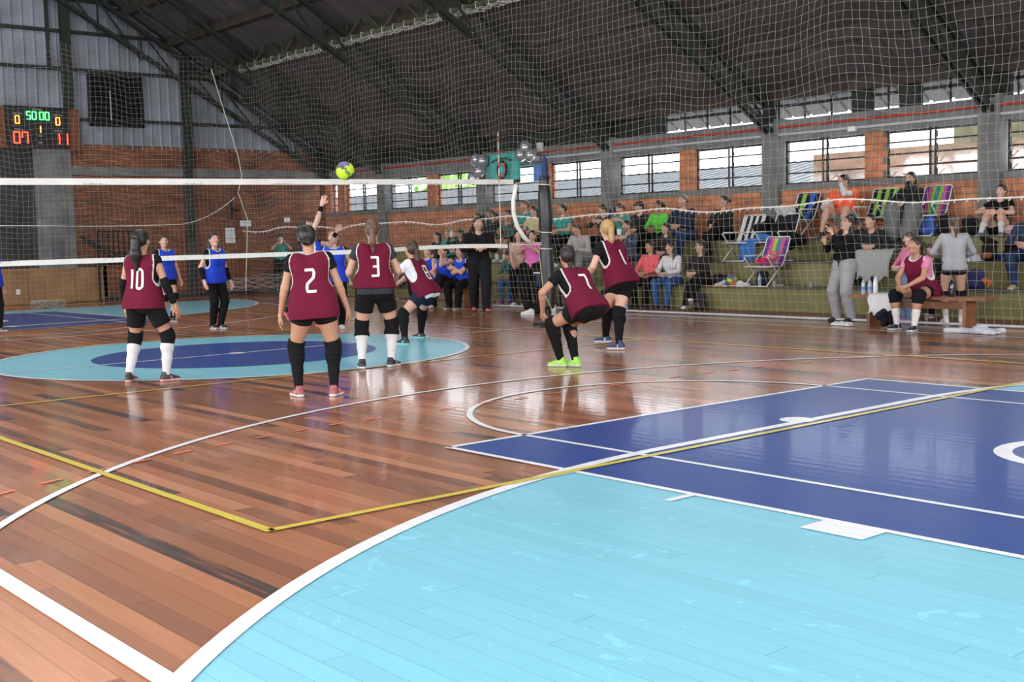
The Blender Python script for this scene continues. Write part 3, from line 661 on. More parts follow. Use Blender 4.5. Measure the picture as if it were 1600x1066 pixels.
        if number:
            me = ve.data; bv = BVHTree.FromPolygons([tuple(x.co) for x in me.vertices], [tuple(p.vertices) for p in me.polygons]); b = MB()
            for strokes, cx in number:
                for st_ in strokes:
                    pts = [V(cx + p[0], p[1]) for p in st_]
                    dens = []
                    for p0, p1 in zip(pts[:-1], pts[1:]):
                        n_ = max(2, int(np.linalg.norm(p1 - p0) / .012)); dens += [p0 + (p1 - p0) * t / n_ for t in range(n_)]
                    dens.append(pts[-1]); Lp, Rp = [], []; ok = True
                    for j, p0 in enumerate(dens):
                        dd = nrm(dens[min(j + 1, len(dens) - 1)] - dens[max(j - 1, 0)]); nn_ = V(-dd[1], dd[0]) * .013
                        for lst, pp in ((Lp, p0 - nn_), (Rp, p0 + nn_)):
                            oo = T(pp[0], -.6, pp[1]); hit = bv.ray_cast(Vector(oo), Vector(fw2)); lst.append(tuple((hit[0] if hit[0] is not None else Vector(T(pp[0], -.15, pp[1]))) - Vector(fw2) * .005))
                    b.strip(Lp, Rp)
            b.build('number', mat('white_number_print', (.68, .66, .66), .8), ve)
    for (c_, t0, t1) in (sleeves or []):
        for i in (0, 1): limb('arm_sleeve', armf, i, t0, t1, .006, c_)
    for (c_, t0) in ([socks] if socks else []):
        for i in (0, 1): limb('sock', legf, i, t0, 2, .006, c_)
    if kneepads:
        c_, t0, t1 = kneepads
        for i in (0, 1):
            f = Field(); legf(f, i, t0, t1, .017, .03); a, e, w_ = legs[i]; n0 = nrm(e - a); n1 = nrm(w_ - e); pa = a + (e - a) * t0; pb = e + (w_ - e) * (t1 - 1)
            P_('knee_pad', f, c_, [pl(pa, -n0), pl(pb, n1)])
    if shoes:
        for i in (0, 1):
            a_, fd, fu, fr = o_[i]; f = Field(); f.cone(a_ - fu * .042 - fd * .035, a_ + fd * .03 - fu * .04, .036, .036, .03)
            for s_ in (-1, 1): f.cone(a_ + fd * .03 + fr * s_ * .006 - fu * .042, a_ + fd * .125 + fr * s_ * .018 - fu * .056, .034, .024, .025)
            f.cone(a_ - fu * .03 - fd * .015, a_ + fu * .012 - fd * .008, .04, .038, .02)
            for s_ in (-1, 1): f.cone(a_ - fd * .05 + fr * s_ * .012 - fu * .068, a_ + fd * .12 + fr * s_ * .024 - fu * .07, .02, .02, .012)
            def cf(v, c, a_=a_, fd=fd, fu=fu, fr=fr):
                z = (v - a_) @ fu; y = (v - a_) @ fd; x = (v - a_) @ fr; c[z < -.058 + .02 * np.clip(-y * 4, 0, 1)] = shoes[1]; m_ = (z > -.058) & (abs(y - .02 - x * .4) < .008) & (z < -.015); c[m_] = np.array(shoes[1]) * .8
                m_ = (abs(x) < .014) & (y > .035) & (y < .095) & (z > -.04); c[m_] = np.array(shoes[0]) * .5 + np.array(shoes[1]) * .3; return c
            P_('shoe', f, shoes[0], [pl(a_ - fu * .080, -fu), pl(a_ + fu * .03, fu)], 0, cf, M_SHOE, .009 if res < .014 else .011)
    # ---- hair
    f = Field(); f.ell(Hh(0, -.012, .024), (.083, .1, .1), HM, .02)
    nl = nrm(HM @ V(0, .82, -.57)); lo_ = -.075 if hair not in ('short', 'crop') else -.05
    cl = [pl(Hh(0, .026 if hair != 'crop' else .012, .0), nl), pl(Hh(0, 0, lo_), -hd_u)]
    if hair != 'bald': P_('hair', f, haircol, cl, 0 if hair != 'crop' else -.004, None, M_HAIR, .008 if res < .014 else .01)
    g = Field()
    dn = -fz * .8 - hd_u * .2
    if hair == 'pony': g.cone(Hh(0, -.1, .035), Hh(0, -.135, .02), .026, .032, .02); p = Hh(0, -.135, .02); g.cone(p, p + dn * .12 - hd_f * .01, .034, .036, .02); g.cone(p + dn * .12 - hd_f * .01, p + dn * .24 + hd_f * .0, .034, .012, .02)
    if hair == 'longpony':
        p = Hh(0, -.12, .01); g.cone(Hh(0, -.09, .03), p, .03, .04, .02); g.cone(p, p + dn * .14 - hd_f * .015, .045, .058, .03); g.cone(p + dn * .14 - hd_f * .015, p + dn * .30 - hd_f * .0, .055, .02, .03)
    if hair == 'bun': g.ell(Hh(0, -.115, .0), (.045, .035, .042), HM, .01); g.cone(Hh(-.02, -.14, .01), Hh(.02, -.145, -.005), .016, .016, .006)
    if hair == 'braid':
        p = Hh(0, -.095, -.02)
        for k_ in range(5): g.ell(p + dn * (.03 + k_ * .036) - hd_f * .012 - u * 0, (.028 - k_ * .002,) * 3, None, .006)
        g.cone(p + dn * .19 - hd_f * .012, p + dn * .31 - hd_f * .01, .026, .014, .01)
    if hair in ('long', 'loose'):
        for s_ in (-1, 0, 1):
            p0 = Hh(s_ * .065, -.03 if s_ else -.075, .01); p1 = p0 - hd_u * .12 + hd_r * s_ * .015 - hd_f * .01; p2 = p1 + dn * .16 + (fw2 * .05 if s_ else -fw2 * .03) + r2 * s_ * .012; g.cone(p0, p1, .03, .036, .04); g.cone(p1, p2, .036, .018, .04)
    if g.p: P_('ponytail' if 'pony' in hair else ('hair_bun' if hair == 'bun' else ('braid' if hair == 'braid' else 'long_hair')), g, haircol, None, 0, None, M_HAIR, .008 if res < .014 else .01)
    if cap:
        f = Field(); f.ell(Hh(0, -.008, .032), (.088, .105, .1), HM, .02); f.cone(Hh(-.03, .09, .045), Hh(.03, .09, .045), .022, .022, .02); f.cone(Hh(-.025, .13, .04), Hh(.025, .13, .04), .02, .02, .03)
        P_('cap', f, cap, [pl(Hh(0, 0, .03), -hd_u)])
    if glasses:
        b = MB()
        for s_ in (-1, 1):
            b.tube([Hh(s_ * .031 + .021 * math.cos(a), .096, .01 + .016 * math.sin(a)) for a in np.linspace(0, 6.283, 12, endpoint=False)], .0025, 4, True); b.tube([Hh(s_ * .052, .095, .014), Hh(s_ * .076, .0, .012)], .0025, 4)
        b.tube([Hh(-.01, .099, .012), Hh(.01, .099, .012)], .0025, 4); b.build('glasses', M_BLACK, body)
    body.location = loc; body.rotation_euler = (0, 0, R(-head_deg)); body.scale = (S, S, S)
    return body
def segd(X, Y, Z, a, b):
    ba = b - a; q = ba @ ba; t = np.clip(((X - a[0]) * ba[0] + (Y - a[1]) * ba[1] + (Z - a[2]) * ba[2]) / q, 0, 1)
    return np.sqrt((X - a[0] - t * ba[0]) ** 2 + (Y - a[1] - t * ba[1]) ** 2 + (Z - a[2] - t * ba[2]) ** 2)
NB, NT = .115, .315
DG = {'0': [[(-.028, NB + .02), (-.028, NT - .02), (-.01, NT), (.02, NT), (.034, NT - .02), (.034, NB + .02), (.016, NB), (-.012, NB), (-.028, NB + .02)]],
      '1': [[(0, NT), (0, NB)]], '2': [[(-.045, NT), (.03, NT), (.04, NT - .03), (.03, NT - .075), (-.03, NB + .07), (-.035, NB + .03), (-.03, NB), (.05, NB)]],
      '3': [[(-.035, NT), (.04, NT), (.04, NB), (-.035, NB)], [(-.015, (NT + NB) / 2), (.04, (NT + NB) / 2)]],
      '7': [[(-.04, NT), (.04, NT), (.045, NT - .05), (.02, NB + .06), (.02, NB)]], '8': [[(-.035, NB), (-.035, NT), (.035, NT), (.035, NB), (-.035, NB)], [(-.035, .215), (.035, .215)]]}
def num(s, sp=.078):
    n = len(s); return [(DG[c], (i - (n - 1) / 2) * sp) for i, c in enumerate(s)]
# ================================================================== PLAYERS AND OFFICIALS
def stance(pl_, pr_, head, H=1.65, yl=6, yr=-6, zl=.08, zr_=.08, pl2=0, pr2=0, poleL=None, poleR=None):
    A, B = at(*pl_), at(*pr_); m = (A + B) / 2; h = R(head); f = Vector((math.sin(h), math.cos(h), 0)); r = Vector((math.cos(h), -math.sin(h), 0)); S = H / 1.65
    out = []
    for p, yw, z, pt, po in ((A, yl, zl, pl2, poleL), (B, yr, zr_, pr2, poleR)):
        d = p - m; q = (d.dot(r) / S, d.dot(f) / S, z, yw, pt); out.append(q + ((po,) if po else ()))
    return (m.x, m.y, 0), out
# number 10
loc, ft = stance((203, 597), (260, 596), 58, 1.6, yl=14, yr=-34)
person('maroon vest number 10 player from behind, long dark ponytail, white knee socks', loc, 58, 1.62, hip=(0, 0, .88), feet=ft, lean=2, hands=[(-.27, .06, .80), (.33, .10, .76)], hyaw=6, hpit=6,
       skin='tan', hair='longpony', haircol=(.008, .006, .006), tee=BLK, tee_len=.18, vest=MAROON, number=num('10', .09), shorts=BLK, short_len=.66, socks=((.62, .62, .63), 1.1), kneepads=(BLK, .82, 1.2), sleeves=[(BLK, .75, 1.9)], shoes=((.03, .02, .02), (.62, .35, .32)), res=.0105, fat=1.03)
# number 2
loc, ft = stance((468, 620), (522, 619), 34, 1.57, yl=26, yr=-20)
person('maroon vest number 2 player from behind, dark bun, pink shoes, long black socks', loc, 34, 1.6, hip=(0, 0, .885), feet=ft, lean=0, side=-3, hands=[(-.31, .05, .78), (.32, .08, .80)], hpit=20, skin='tan', hair='bun', haircol=(.008, .006, .006),
       tee=BLK, tee_len=.42, vest=MAROON, number=num('2'), shorts=BLK, short_len=.40, socks=(BLK, .9), kneepads=(BLK, .86, 1.25), shoes=((.32, .08, .09), (.66, .6, .6)), res=.0105, fat=1.14, hem=-.14)
# number 3
loc, ft = stance((566, 576), (612, 573), 30, 1.68, yl=6, yr=-38)
person('maroon vest number 3 player from behind, light brown ponytail, knee pads over white socks', loc, 30, 1.68, hip=(0, 0, .89), feet=ft, lean=3, hands=[(-.24, .30, .98), (.26, .28, .95)], elb=[(-.6, -.6, -1), (.6, -.6, -1)], hpit=14, hyaw=-4,
       skin='light', hair='pony', haircol=(.10, .055, .03), tee=(.035, .038, .045), tee_len=.45, vest=MAROON, number=num('3'), shorts=BLK, short_len=.62, socks=((.64, .64, .65), 1.15), kneepads=(BLK, .84, 1.32), shoes=((.015, .015, .018), (.62, .62, .62)), res=.0105, fat=1.12, hem=-.02, teehem=-.09)
# number 8, crouching by the net
loc, ft = stance((633, 539), (658, 529), -22, 1.66, yl=-8, yr=-10)
person('crouching maroon vest player over white t-shirt, number 8, looking up near the net', loc, -22, 1.68, hip=(.03, -.20, .70), feet=ft, lean=25, hands=[(-.16, .52, .66), (.12, .50, .66)], elb=[(-.6, -.6, -.6), (.6, -.6, -.6)], hpit=24, hyaw=-22,
       skin='light', hair='pony', haircol=(.05, .022, .012), tee=WHT, tee_len=.5, vest=MAROON, number=num('8'), shorts=(.012, .018, .035), short_len=.5, socks=(BLK, .86), kneepads=(BLK, .84, 1.25), shoes=((.015, .02, .022), (.25, .55, .55)), res=.0105, teehem=-.14)
# number 7, crouching
loc, ft = stance((876, 573), (899, 573), 4, 1.66, yl=26, yr=12)
person('crouching maroon vest number 7 player with long dark braid and lime green shoes', loc, 4, 1.66, hip=(.06, -.26, .66), feet=ft, lean=36, hands=[(-.22, .14, .60), (.24, .20, .58)], elb=[(-1, -.2, .3), (1, -.2, .1)], hpit=14, hyaw=-20,
       skin='tan', hair='braid', haircol=(.012, .009, .009), tee=BLK, tee_len=.5, vest=MAROON, number=num('7'), shorts=BLK, short_len=.5, socks=(BLK, .92), kneepads=(BLK, .86, 1.25), shoes=((.30, .62, .06), (.55, .66, .45)), res=.0105, fat=1.06, teehem=-.15)
# number 1, blonde
loc, ft = stance((946, 540), (967, 547), -4, 1.7, yl=28, yr=22)
person('blonde ponytail maroon vest player leaning forward, black sleeves, navy blue shoes', loc, -4, 1.74, hip=(.05, -.10, .83), feet=ft, lean=22, hands=[(-.20, .24, .82), (.24, .20, .74)], elb=[(-.8, -1, 0), (.8, -1, 0)], hpit=10, hyaw=-28,
       skin='fair', hair='pony', haircol=(.42, .25, .10), tee=BLK, tee_len=.5, vest=MAROON, number=num('1'), shorts=BLK, short_len=.55, socks=(BLK, .95), kneepads=(BLK, .9, 1.3), shoes=((.02, .035, .11), (.6, .6, .62)), res=.0105, fat=1.05)
# blue team on the far side
loc, ft = stance((333, 514), (346, 512), 165, 1.66, yl=10, yr=-10)
loc, ft = stance((345, 514), (333, 514), 165, 1.66, yl=10, yr=-10)
person('blue vest player in black long sleeves and black leggings standing on far court', loc, 165, 1.66, feet=ft, hip=(0, 0, .88), lean=4, hands=[(-.27, .08, .80), (.28, .06, .82)], hyaw=-12, hpit=12, skin='fair', hair='longpony', haircol=(.015, .01, .008),
       tee=BLK, tee_len=.5, sleeves=[(BLK, 1.0, 1.92)], vest=BLUE, pants=BLK, flare=.004, kneepads=(BLK, .88, 1.15), shoes=((.02, .02, .02), (.6, .6, .6)), res=.012)
loc, ft = stance((270, 503), (255, 503), 168, 1.64)
person('blue vest player with black shorts standing farther back behind number 10', loc, 168, 1.66, feet=ft, hip=(0, 0, .89), hands=[(-.28, .05, .80), (.27, .05, .82)], hyaw=-22, hpit=3, skin='fair', hair='bun', haircol=(.03, .018, .012),
       tee=BLK, tee_len=.2, vest=BLUE, shorts=BLK, short_len=.5, socks=(BLK, 1.7), kneepads=(BLK, .88, 1.15), shoes=((.02, .02, .02), (.5, .5, .5)), res=.012)
loc, ft = stance((0, 522), (-14, 520), 130, 1.66)
person('blue vest player cut by the left picture edge, arm hanging, black shoe', loc, 130, 1.66, feet=ft, hip=(0, 0, .89), hands=[(-.27, .05, .80), (.27, .10, .80)], skin='light', hair='pony', vest=BLUE, pants=BLK, flare=.004, shoes=((.02, .02, .02), (.4, .4, .4)), res=.012)
p = at(497, 528)
person('blue vest player stretching one arm up to the ball, black wristband, pink soled shoes', (p.x, p.y, 0), 128, 1.68, hip=(-.05, -.04, 1.02), lean=-4, side=-10, feet=[(.02, -.42, .42, 10, -60, (.0, 1, -.2)), (.16, .10, .15, -6, -30)], hands=[(-.25, .30, 1.55), (.10, .22, 2.12)], elb=[(-.6, .2, -1), (.4, .6, -1)],
       handcfg=[{}, {'curl': .12}], hpit=42, hyaw=0, skin='fair', hair='pony', haircol=(.012, .01, .01), tee=BLK, tee_len=.45, sleeves=[(BLK, 1.62, 1.95)], vest=BLUE, pants=BLK, flare=.004, shoes=((.02, .02, .02), (.75, .12, .14)), res=.0115)
loc, ft = stance((534, 514), (518, 516), 210, 1.66)
person('fair blue vest player facing the camera, head tilted up, white shoes', loc, 210, 1.66, feet=ft, hip=(0, 0, .87), hands=[(-.26, .12, .84), (.26, .18, .88)], hpit=22, hyaw=6, skin='fair', hair='bun', haircol=(.22, .13, .07), tee=BLK, tee_len=.2, vest=BLUE, pants=BLK, flare=.004, shoes=((.65, .65, .65), (.7, .7, .7)), res=.012)
# referee
loc, ft = stance((760, 489), (742, 487), 212, 1.85, yl=14, yr=-14)
person('male referee all in black with coral shoes standing at the far sideline', loc, 212, 1.87, male=True, feet=ft, hip=(0, 0, .89), hands=[(-.06, .24, 1.10), (.08, .25, 1.12)], elb=[(-1, -.6, -.3), (1, -.6, -.3)], hyaw=20, hpit=4, skin='light', hair='crop', haircol=(.05, .045, .042),
       tee=BLK, tee_len=1.85, teehem=-.10, pants=(.012, .012, .014), flare=.022, shoes=((.62, .10, .08), (.05, .05, .05)), res=.012, beard=True, handcfg=[{'d': (1, .4, .1), 'curl': .5}, {'d': (-1, .4, .0), 'curl': .5}], fat=1.05)
# coach with phone
loc, ft = stance((1333, 500), (1305, 502), 250, 1.66, yl=6, yr=-20)
loc = (8.65, -3.35, 0)
person('woman coach in black jacket and baggy grey sweatpants raising a phone to her face', loc, 285, 1.66, feet=[(-.13, -.02, .08, 6, 0), (.13, .03, .08, -14, 0)], hip=(0, 0, .89), lean=-3, hands=[(-.02, .26, 1.36), (.10, .30, 1.22)], elb=[(-.5, .4, -1), (.6, .3, -1)], hyaw=0, hpit=16, skin='fair', hair='loose', haircol=(.012, .009, .009),
       tee=BLK, tee_len=1.85, teehem=-.06, pants=(.33, .33, .34), flare=.024, shoes=((.015, .015, .015), (.02, .02, .02)), res=.012, handcfg=[{'d': (.2, .3, 1), 'curl': .5}, {'d': (-.3, .4, .9), 'curl': .6}], glasses=True, fat=1.08)
def held(parentless_name, label, cat, w_, m): pass
# girl on the right bench
BX, BZ = 7.95, .45
p = at(1445, 470, BX, 0)
person('seated player in maroon bib over pink t-shirt with black knee pads on the right bench', (BX, p.y + .02, 0), -82, 1.68, hip=(0, 0, .56), lean=20, hyaw=-12, feet=[(-.17, .40, .08, 14, 0), (.17, .34, .08, -8, 0)], hands=[(-.05, .42, .60), (.06, .42, .58)], elb=[(-1, -.2, -.3), (1, -.2, -.3)],
       handcfg=[{'d': (.7, .6, -.3), 'curl': .6}, {'d': (-.7, .6, -.3), 'curl': .6}], hpit=4, skin='tan', hair='pony', haircol=(.03, .018, .012), tee=(.62, .20, .36), tee_len=.5, vest=MAROON, shorts=BLK, short_len=.45, socks=((.64, .6, .58), 1.45), kneepads=(BLK, .78, 1.25), shoes=((.012, .015, .03), (.6, .6, .6)), res=.0115, fat=1.12)
# ================================================================== SPECTATORS
def atX(px, X, py=400): return at(px, py, X, 0).y
HIPX = {1: 10.22, 2: 11.02, 3: 11.82}; BASE = {1: 0, 2: .43, 3: .86}
POSES = {
 'lap': dict(hands=[(-.08, .34, .66), (.09, .33, .67)], elb=[(-1, -.5, -.5), (1, -.5, -.5)], handcfg=[{'d': (.6, .7, -.2), 'curl': .4}, {'d': (-.6, .7, -.2), 'curl': .4}]),
 'knees': dict(hands=[(-.15, .36, .68), (.15, .36, .68)], elb=[(-1, -.3, -.5), (1, -.3, -.5)], handcfg=[{'d': (0, .8, -.5)}, {'d': (0, .8, -.5)}]),
 'chin': dict(hands=[(-.03, .25, 1.08), (.12, .33, .70)], elb=[(-.6, .3, -1), (1, -.3, -.5)], handcfg=[{'d': (.2, -.2, 1), 'curl': .7}, {'d': (-.6, .7, 0)}]),
 'phone': dict(hands=[(-.09, .36, 1.12), (.09, .36, 1.12)], elb=[(-.6, -.2, -1), (.6, -.2, -1)], handcfg=[{'d': (.35, .1, 1), 'curl': .5}, {'d': (-.35, .1, 1), 'curl': .5}]),
 'cup': dict(hands=[(-.10, .30, .90), (.10, .31, .90)], elb=[(-1, -.3, -.6), (1, -.3, -.6)], handcfg=[{'d': (.6, .8, 0), 'curl': .6}, {'d': (-.6, .8, 0), 'curl': .6}]),
 'cross': dict(hands=[(.12, .22, .84), (-.12, .24, .80)], elb=[(-1, .1, -.5), (1, .1, -.5)], handcfg=[{'d': (1, .2, 0)}, {'d': (-1, .2, 0)}])}
def sit(label, px, row, H=1.64, pose='lap', dh=0, head=-96, X=None, dz=0, feet=None, hyaw=-25, hpit=0, lean=10, **k):
    X = X or HIPX[row]; y = atX(px, X); S = H / 1.65
    p = POSES[pose]; kw = dict(lean=lean, hands=[tuple(np.array(h) + V(0, .0, dz)) for h in p['hands']], elb=p['elb'], handcfg=p['handcfg'])
    kw.update(dict(hair='loose', haircol=(.015, .011, .009), skin='light', tee_len=1.9, teehem=-.10, pants=BLK, res=.0145)); kw.update(k)
    ft = feet or [(-.13, .40, .08, 6, 0), (.13, .38, .08, -6, 0)]
    ft = [tuple([q[0], q[1], q[2] + 0] + list(q[3:])) for q in ft]
    return person(label, (X, y, BASE[row]), head, H, hip=(0, 0, (.43 + dz) / S + .105 * kw.get('fat', 1)), hyaw=hyaw, hpit=hpit, feet=ft, **kw)
TEALC = (.04, .30, .26); SHB = ((.02, .02, .02), (.05, .05, .05)); SHW = ((.62, .62, .6), (.68, .68, .68)); JEAN = (.05, .10, .24); NAVY = (.02, .03, .07); GREY = (.28, .28, .29)
CROSSL = [(-.02, .62, .34, 20, 20, (0, .6, 1)), (.12, .34, .08, -4, 0)]
# upper row, far to near
sit('woman with dark hair on the top step left of the two bare-legged women', 752, 3, 1.6, tee=(.02, .02, .025), hair='pony', shoes=SHB)
sit('dark haired woman with bare legs on the top step below the grey balloons', 775, 3, 1.68, 'chin', tee=(.03, .03, .03), hair='bun', skin='tan', pants=None, shorts=BLK, shoes=SHW, socks=(WHT, 1.8))
sit('bare-legged dark haired woman with grey-teal shirt below the teal banner', 800, 3, 1.68, 'chin', tee=(.07, .14, .13), tee_len=.5, hair='bun', skin='tan', pants=None, shorts=BLK, shoes=SHW, socks=(WHT, 1.75))
sit('bearded man in teal shirt on the top step left of the net post, tallest there', 826, 3, 1.85, 'lap', X=12.1, dz=.12, male=True, tee=TEALC, tee_len=.5, hair='short', haircol=(.10, .045, .02), beard=True, shoes=SHB)
sit('smiling man in cream t-shirt just left of the net post', 840, 3, 1.76, 'lap', X=11.72, male=True, tee=(.55, .47, .28), tee_len=.5, hair='short', shoes=SHB)
sit('young person in red cap and dark hoodie left of the net post', 820, 2, 1.5, 'cup', hair='short', tee=(.05, .05, .055), cap=(.55, .03, .02), shoes=SHB)
sit('man with dark curly hair in teal shirt just right of the net post', 884, 3, 1.8, 'lap', male=True, tee=TEALC, tee_len=.5, hair='short', beard=True, shoes=SHB)
sit('person bending forward in light grey hoodie right of the net post', 914, 2, 1.8, 'lap', male=True, tee=(.42, .41, .38), hair='short', haircol=(.09, .06, .04), pants=GREY, lean=24, hpit=-20, shoes=SHW)
sit('youth in dark jacket over teal shirt behind the blonde player', 948, 3, 1.66, 'cup', tee=(.025, .05, .05), hair='short', hpit=-15, shoes=SHB)
sit('youth in teal shirt looking down, right of the youth in dark jacket', 976, 3, 1.68, 'cup', tee=TEALC, tee_len=.5, hair='short', haircol=(.05, .03, .02), hpit=-20, shoes=SHB)
sit('person in black cap and black sweatshirt left of the lime green jacket', 1004, 3, 1.7, 'lap', tee=(.02, .02, .025), hair='short', cap=(.03, .03, .035), shoes=SHB)
sit('dark skinned woman in lime green jacket on the top step', 1034, 3, 1.72, 'lap', tee=(.12, .55, .06), hair='bun', skin='brown', shoes=SHB)
sit('balding man in dark navy puffer jacket and jeans on the top step', 1072, 3, 1.84, 'lap', male=True, tee=(.018, .025, .05), hair='crop', haircol=(.12, .09, .07), pants=(.03, .06, .15), beard=True, fat=1.2, shoes=SHB)
sit('woman in black coat and glasses sitting alone left of the white striped chair', 1132, 3, 1.78, 'lap', tee=(.018, .018, .02), hair='bun', glasses=True, feet=CROSSL, lean=2, shoes=SHB)
# middle row
sit('person in teal t-shirt behind the referee shoulder, left side', 706, 2, 1.72, 'lap', tee=TEALC, tee_len=.5, hair='short', haircol=(.2, .17, .14), shoes=SHB)
sit('curly haired woman in black behind the blue vest bench players', 688, 2, 1.52, 'lap', tee=(.02, .02, .02), hair='loose', skin='fair', shoes=SHB)
sit('woman in black raising a white phone with both hands left of the referee', 724, 2, 1.6, 'phone', tee=(.02, .02, .02), hair='loose', shoes=SHB)
sit('man in grey-blue shirt holding a white cup on the middle step', 985, 2, 1.76, 'cup', male=True, tee=(.06, .08, .11), tee_len=1.8, hair='short', beard=True, pants=(.10, .13, .18), shoes=SHW)
sit('smiling woman with long dark hair in dark brown top on the middle step', 1044, 2, 1.58, 'lap', tee=(.03, .02, .018), hair='long', head=-104, hyaw=-30, shoes=SHB)
# lower row
sit('small child in red top holding a mint green box on the lowest step', 982, 1, 1.12, 'cup', dz=.06, tee=(.30, .03, .05), hair='short', haircol=(.05, .03, .02), shoes=SHB, feet=[(-.1, .38, .1, 0, 0), (.1, .38, .1, 0, 0)])
sit('woman in coral pink sweater and black trousers on the lowest step', 1018, 1, 1.68, 'lap', tee=(.72, .12, .14), hair='bun', fat=1.18, skin='tan', lean=4, haircol=(.02, .012, .01), shoes=SHB)
sit('young woman with long dark hair in white cardigan and blue jeans', 1052, 1, 1.68, 'lap', tee=(.62, .62, .63), hair='long', pants=(.035, .09, .24), lean=8, hyaw=-40, shoes=SHB)
sit('woman with glasses all in black, legs crossed in white sneakers', 1096, 1, 1.7, 'lap', tee=(.022, .02, .018), hair='long', glasses=True, feet=[(-.22, .66, .20, 30, 25, (0, .6, 1)), (-.02, .56, .08, 20, 10)], lean=2, hyaw=-40, shoes=SHW)
# near the coach
sit('dark skinned man in black jacket on the middle step behind the coach', 1338, 2, 1.72, 'lap', male=True, tee=(.018, .018, .02), hair='crop', skin='brown', haircol=(.015, .01, .01), lean=22, shoes=SHB)
sit('woman with tied dark hair in black jacket leaning over a grey blanket', 1372, 2, 1.76, 'lap', tee=(.02, .022, .025), hair='bun', lean=30, hyaw=-10, skin='fair', shoes=SHB)
sit('woman in black hoodie with a grey blanket over her legs on the top step', 1426, 3, 1.74, 'chin', dz=.24, tee=(.018, .018, .02), hair='long', pants=(.16, .16, .165), flare=.06, hyaw=-5, shoes=SHB, feet=[(-.13, .48, .45, 6, 0), (.13, .46, .45, -6, 0)])
sit('man in orange shirt over white long sleeves and shorts sitting above the others', 1322, 3, 1.82, 'chin', dz=.22, male=True, tee=(.85, .13, .06), tee_len=.42, sleeves=[((.6, .6, .6), .35, 1.9)], hair='short', beard=True, glasses=True, pants=None, shorts=(.3, .3, .3), short_len=.7, fat=1.1, feet=[(-.2, .5, .47, 6, 0), (.2, .46, .47, -6, 0)], shoes=SHB)
y_ = atX(1562, 12.0)
person('woman in black t-shirt with knees up and white ankle socks on the top step', (12.0, y_, 1.27), -96, 1.64, hip=(0, 0, .12), lean=-2, feet=[(-.20, .46, .05, 14, 0, (0, .5, 1)), (.12, .50, .05, -6, 0, (0, .5, 1))], hands=[(-.05, .28, .38), (.1, .26, .40)], elb=[(-1, -.2, -.2), (1, -.2, -.2)], hpit=4, hyaw=-5,
       skin='fair', hair='bun', haircol=(.02, .013, .01), tee=BLK, tee_len=.5, shorts=BLK, short_len=.3, socks=((.6, .6, .6), 1.55), shoes=((.15, .15, .16), (.2, .2, .2)), res=.0135)
sit('person in dark jeans at the right picture edge, foot on the lowest step', 1612, 2, 1.78, 'lap', tee=(.03, .04, .09), hair='short', pants=(.025, .04, .10), feet=[(-.13, .36, .08, 6, 0), (.13, .30, .08, -6, 0)], shoes=((.45, .32, .2), (.6, .55, .3)))
sit('person in dark jacket bent forward behind the seated maroon bib player', 1460, 1, 1.5, 'lap', tee=(.02, .022, .02), hair='bun', haircol=(.05, .03, .02), lean=20, hyaw=15, hpit=-15, shoes=((.35, .30, .24), (.6, .6, .6)))
# standing ones between bench and bleacher
def stand(label, px, X, H, head, **k):
    kw = dict(hip=(0, 0, .89), hair='loose', haircol=(.015, .011, .009), skin='light', tee_len=1.9, teehem=-.10, pants=BLK, res=.0135, hands=[(-.10, .25, 1.0), (.10, .25, 1.0)], elb=[(-1, -.3, -.6), (1, -.3, -.6)]); kw.update(k)
    return person(label, (X, atX(px, X, 470), 0), head, H, **kw)
stand('girl in pink sweatshirt and light blue jeans standing behind the right bench', 1420, 9.15, 1.38, -60, tee=(.68, .20, .36), hair='short', haircol=(.07, .04, .025), pants=(.16, .25, .40), flare=.03, skin='fair', shoes=((.3, .15, .4), (.6, .6, .6)), hyaw=-10, hpit=-8)
stand('girl in grey hoodie and black shorts, back turned, behind the bench', 1490, 9.2, 1.62, 50, tee=(.40, .40, .43), hair='pony', haircol=(.10, .07, .045), pants=None, shorts=BLK, short_len=.3, kneepads=(BLK, .95, 1.35), socks=((.5, .5, .5), 1.7), shoes=SHW, hands=[(-.14, .26, 1.0), (.14, .26, 1.0)])
stand('woman in beige top and black leggings standing with hands joined behind the side net', 812, 9.2, 1.62, 240, tee=(.58, .40, .30), tee_len=.3, hair='long', pants=BLK, hands=[(-.10, .28, .92), (.04, .30, .90)], shoes=SHW, hyaw=20, skin='fair', res=.0135)
stand('woman in bright pink t-shirt with raised hands and purple shoes', 834, 9.15, 1.60, 250, tee=(.78, .16, .50), tee_len=.5, hair='bun', haircol=(.02, .015, .012), hands=[(-.08, .26, 1.28), (.06, .26, 1.26)], handcfg=[{'d': (.3, 0, 1)}, {'d': (-.3, 0, 1)}], pants=BLK, flare=.02, shoes=((.28, .06, .34), (.4, .2, .45)), hyaw=10, fat=1.12)
sit('crouched person in blue jeans and teal top beside the beige top woman', 806, 1, 1.5, 'knees', tee=(.03, .16, .13), hair='short', pants=(.06, .15, .36), lean=26, shoes=((.2, .06, .28), (.5, .3, .5)), X=9.95, hpit=-20)
# photographer by the end wall
y_ = 17.0; p_ = at(441, 452, y_, 1)
person('man in teal t-shirt taking a picture beside the far end wall', (p_.x, y_, 0), 205, 1.74, male=True, hands=[(-.10, .32, 1.40), (.08, .32, 1.40)], elb=[(-.9, -.1, -1), (.9, -.1, -1)], handcfg=[{'d': (.5, .2, .8), 'curl': .6}, {'d': (-.5, .2, .8), 'curl': .6}], tee=(.04, .28, .23), tee_len=.5, teehem=-.12, hair='short', skin='light', haircol=(.015, .01, .01), pants=BLK, flare=.03, shoes=SHB, res=.014, hpit=-5)
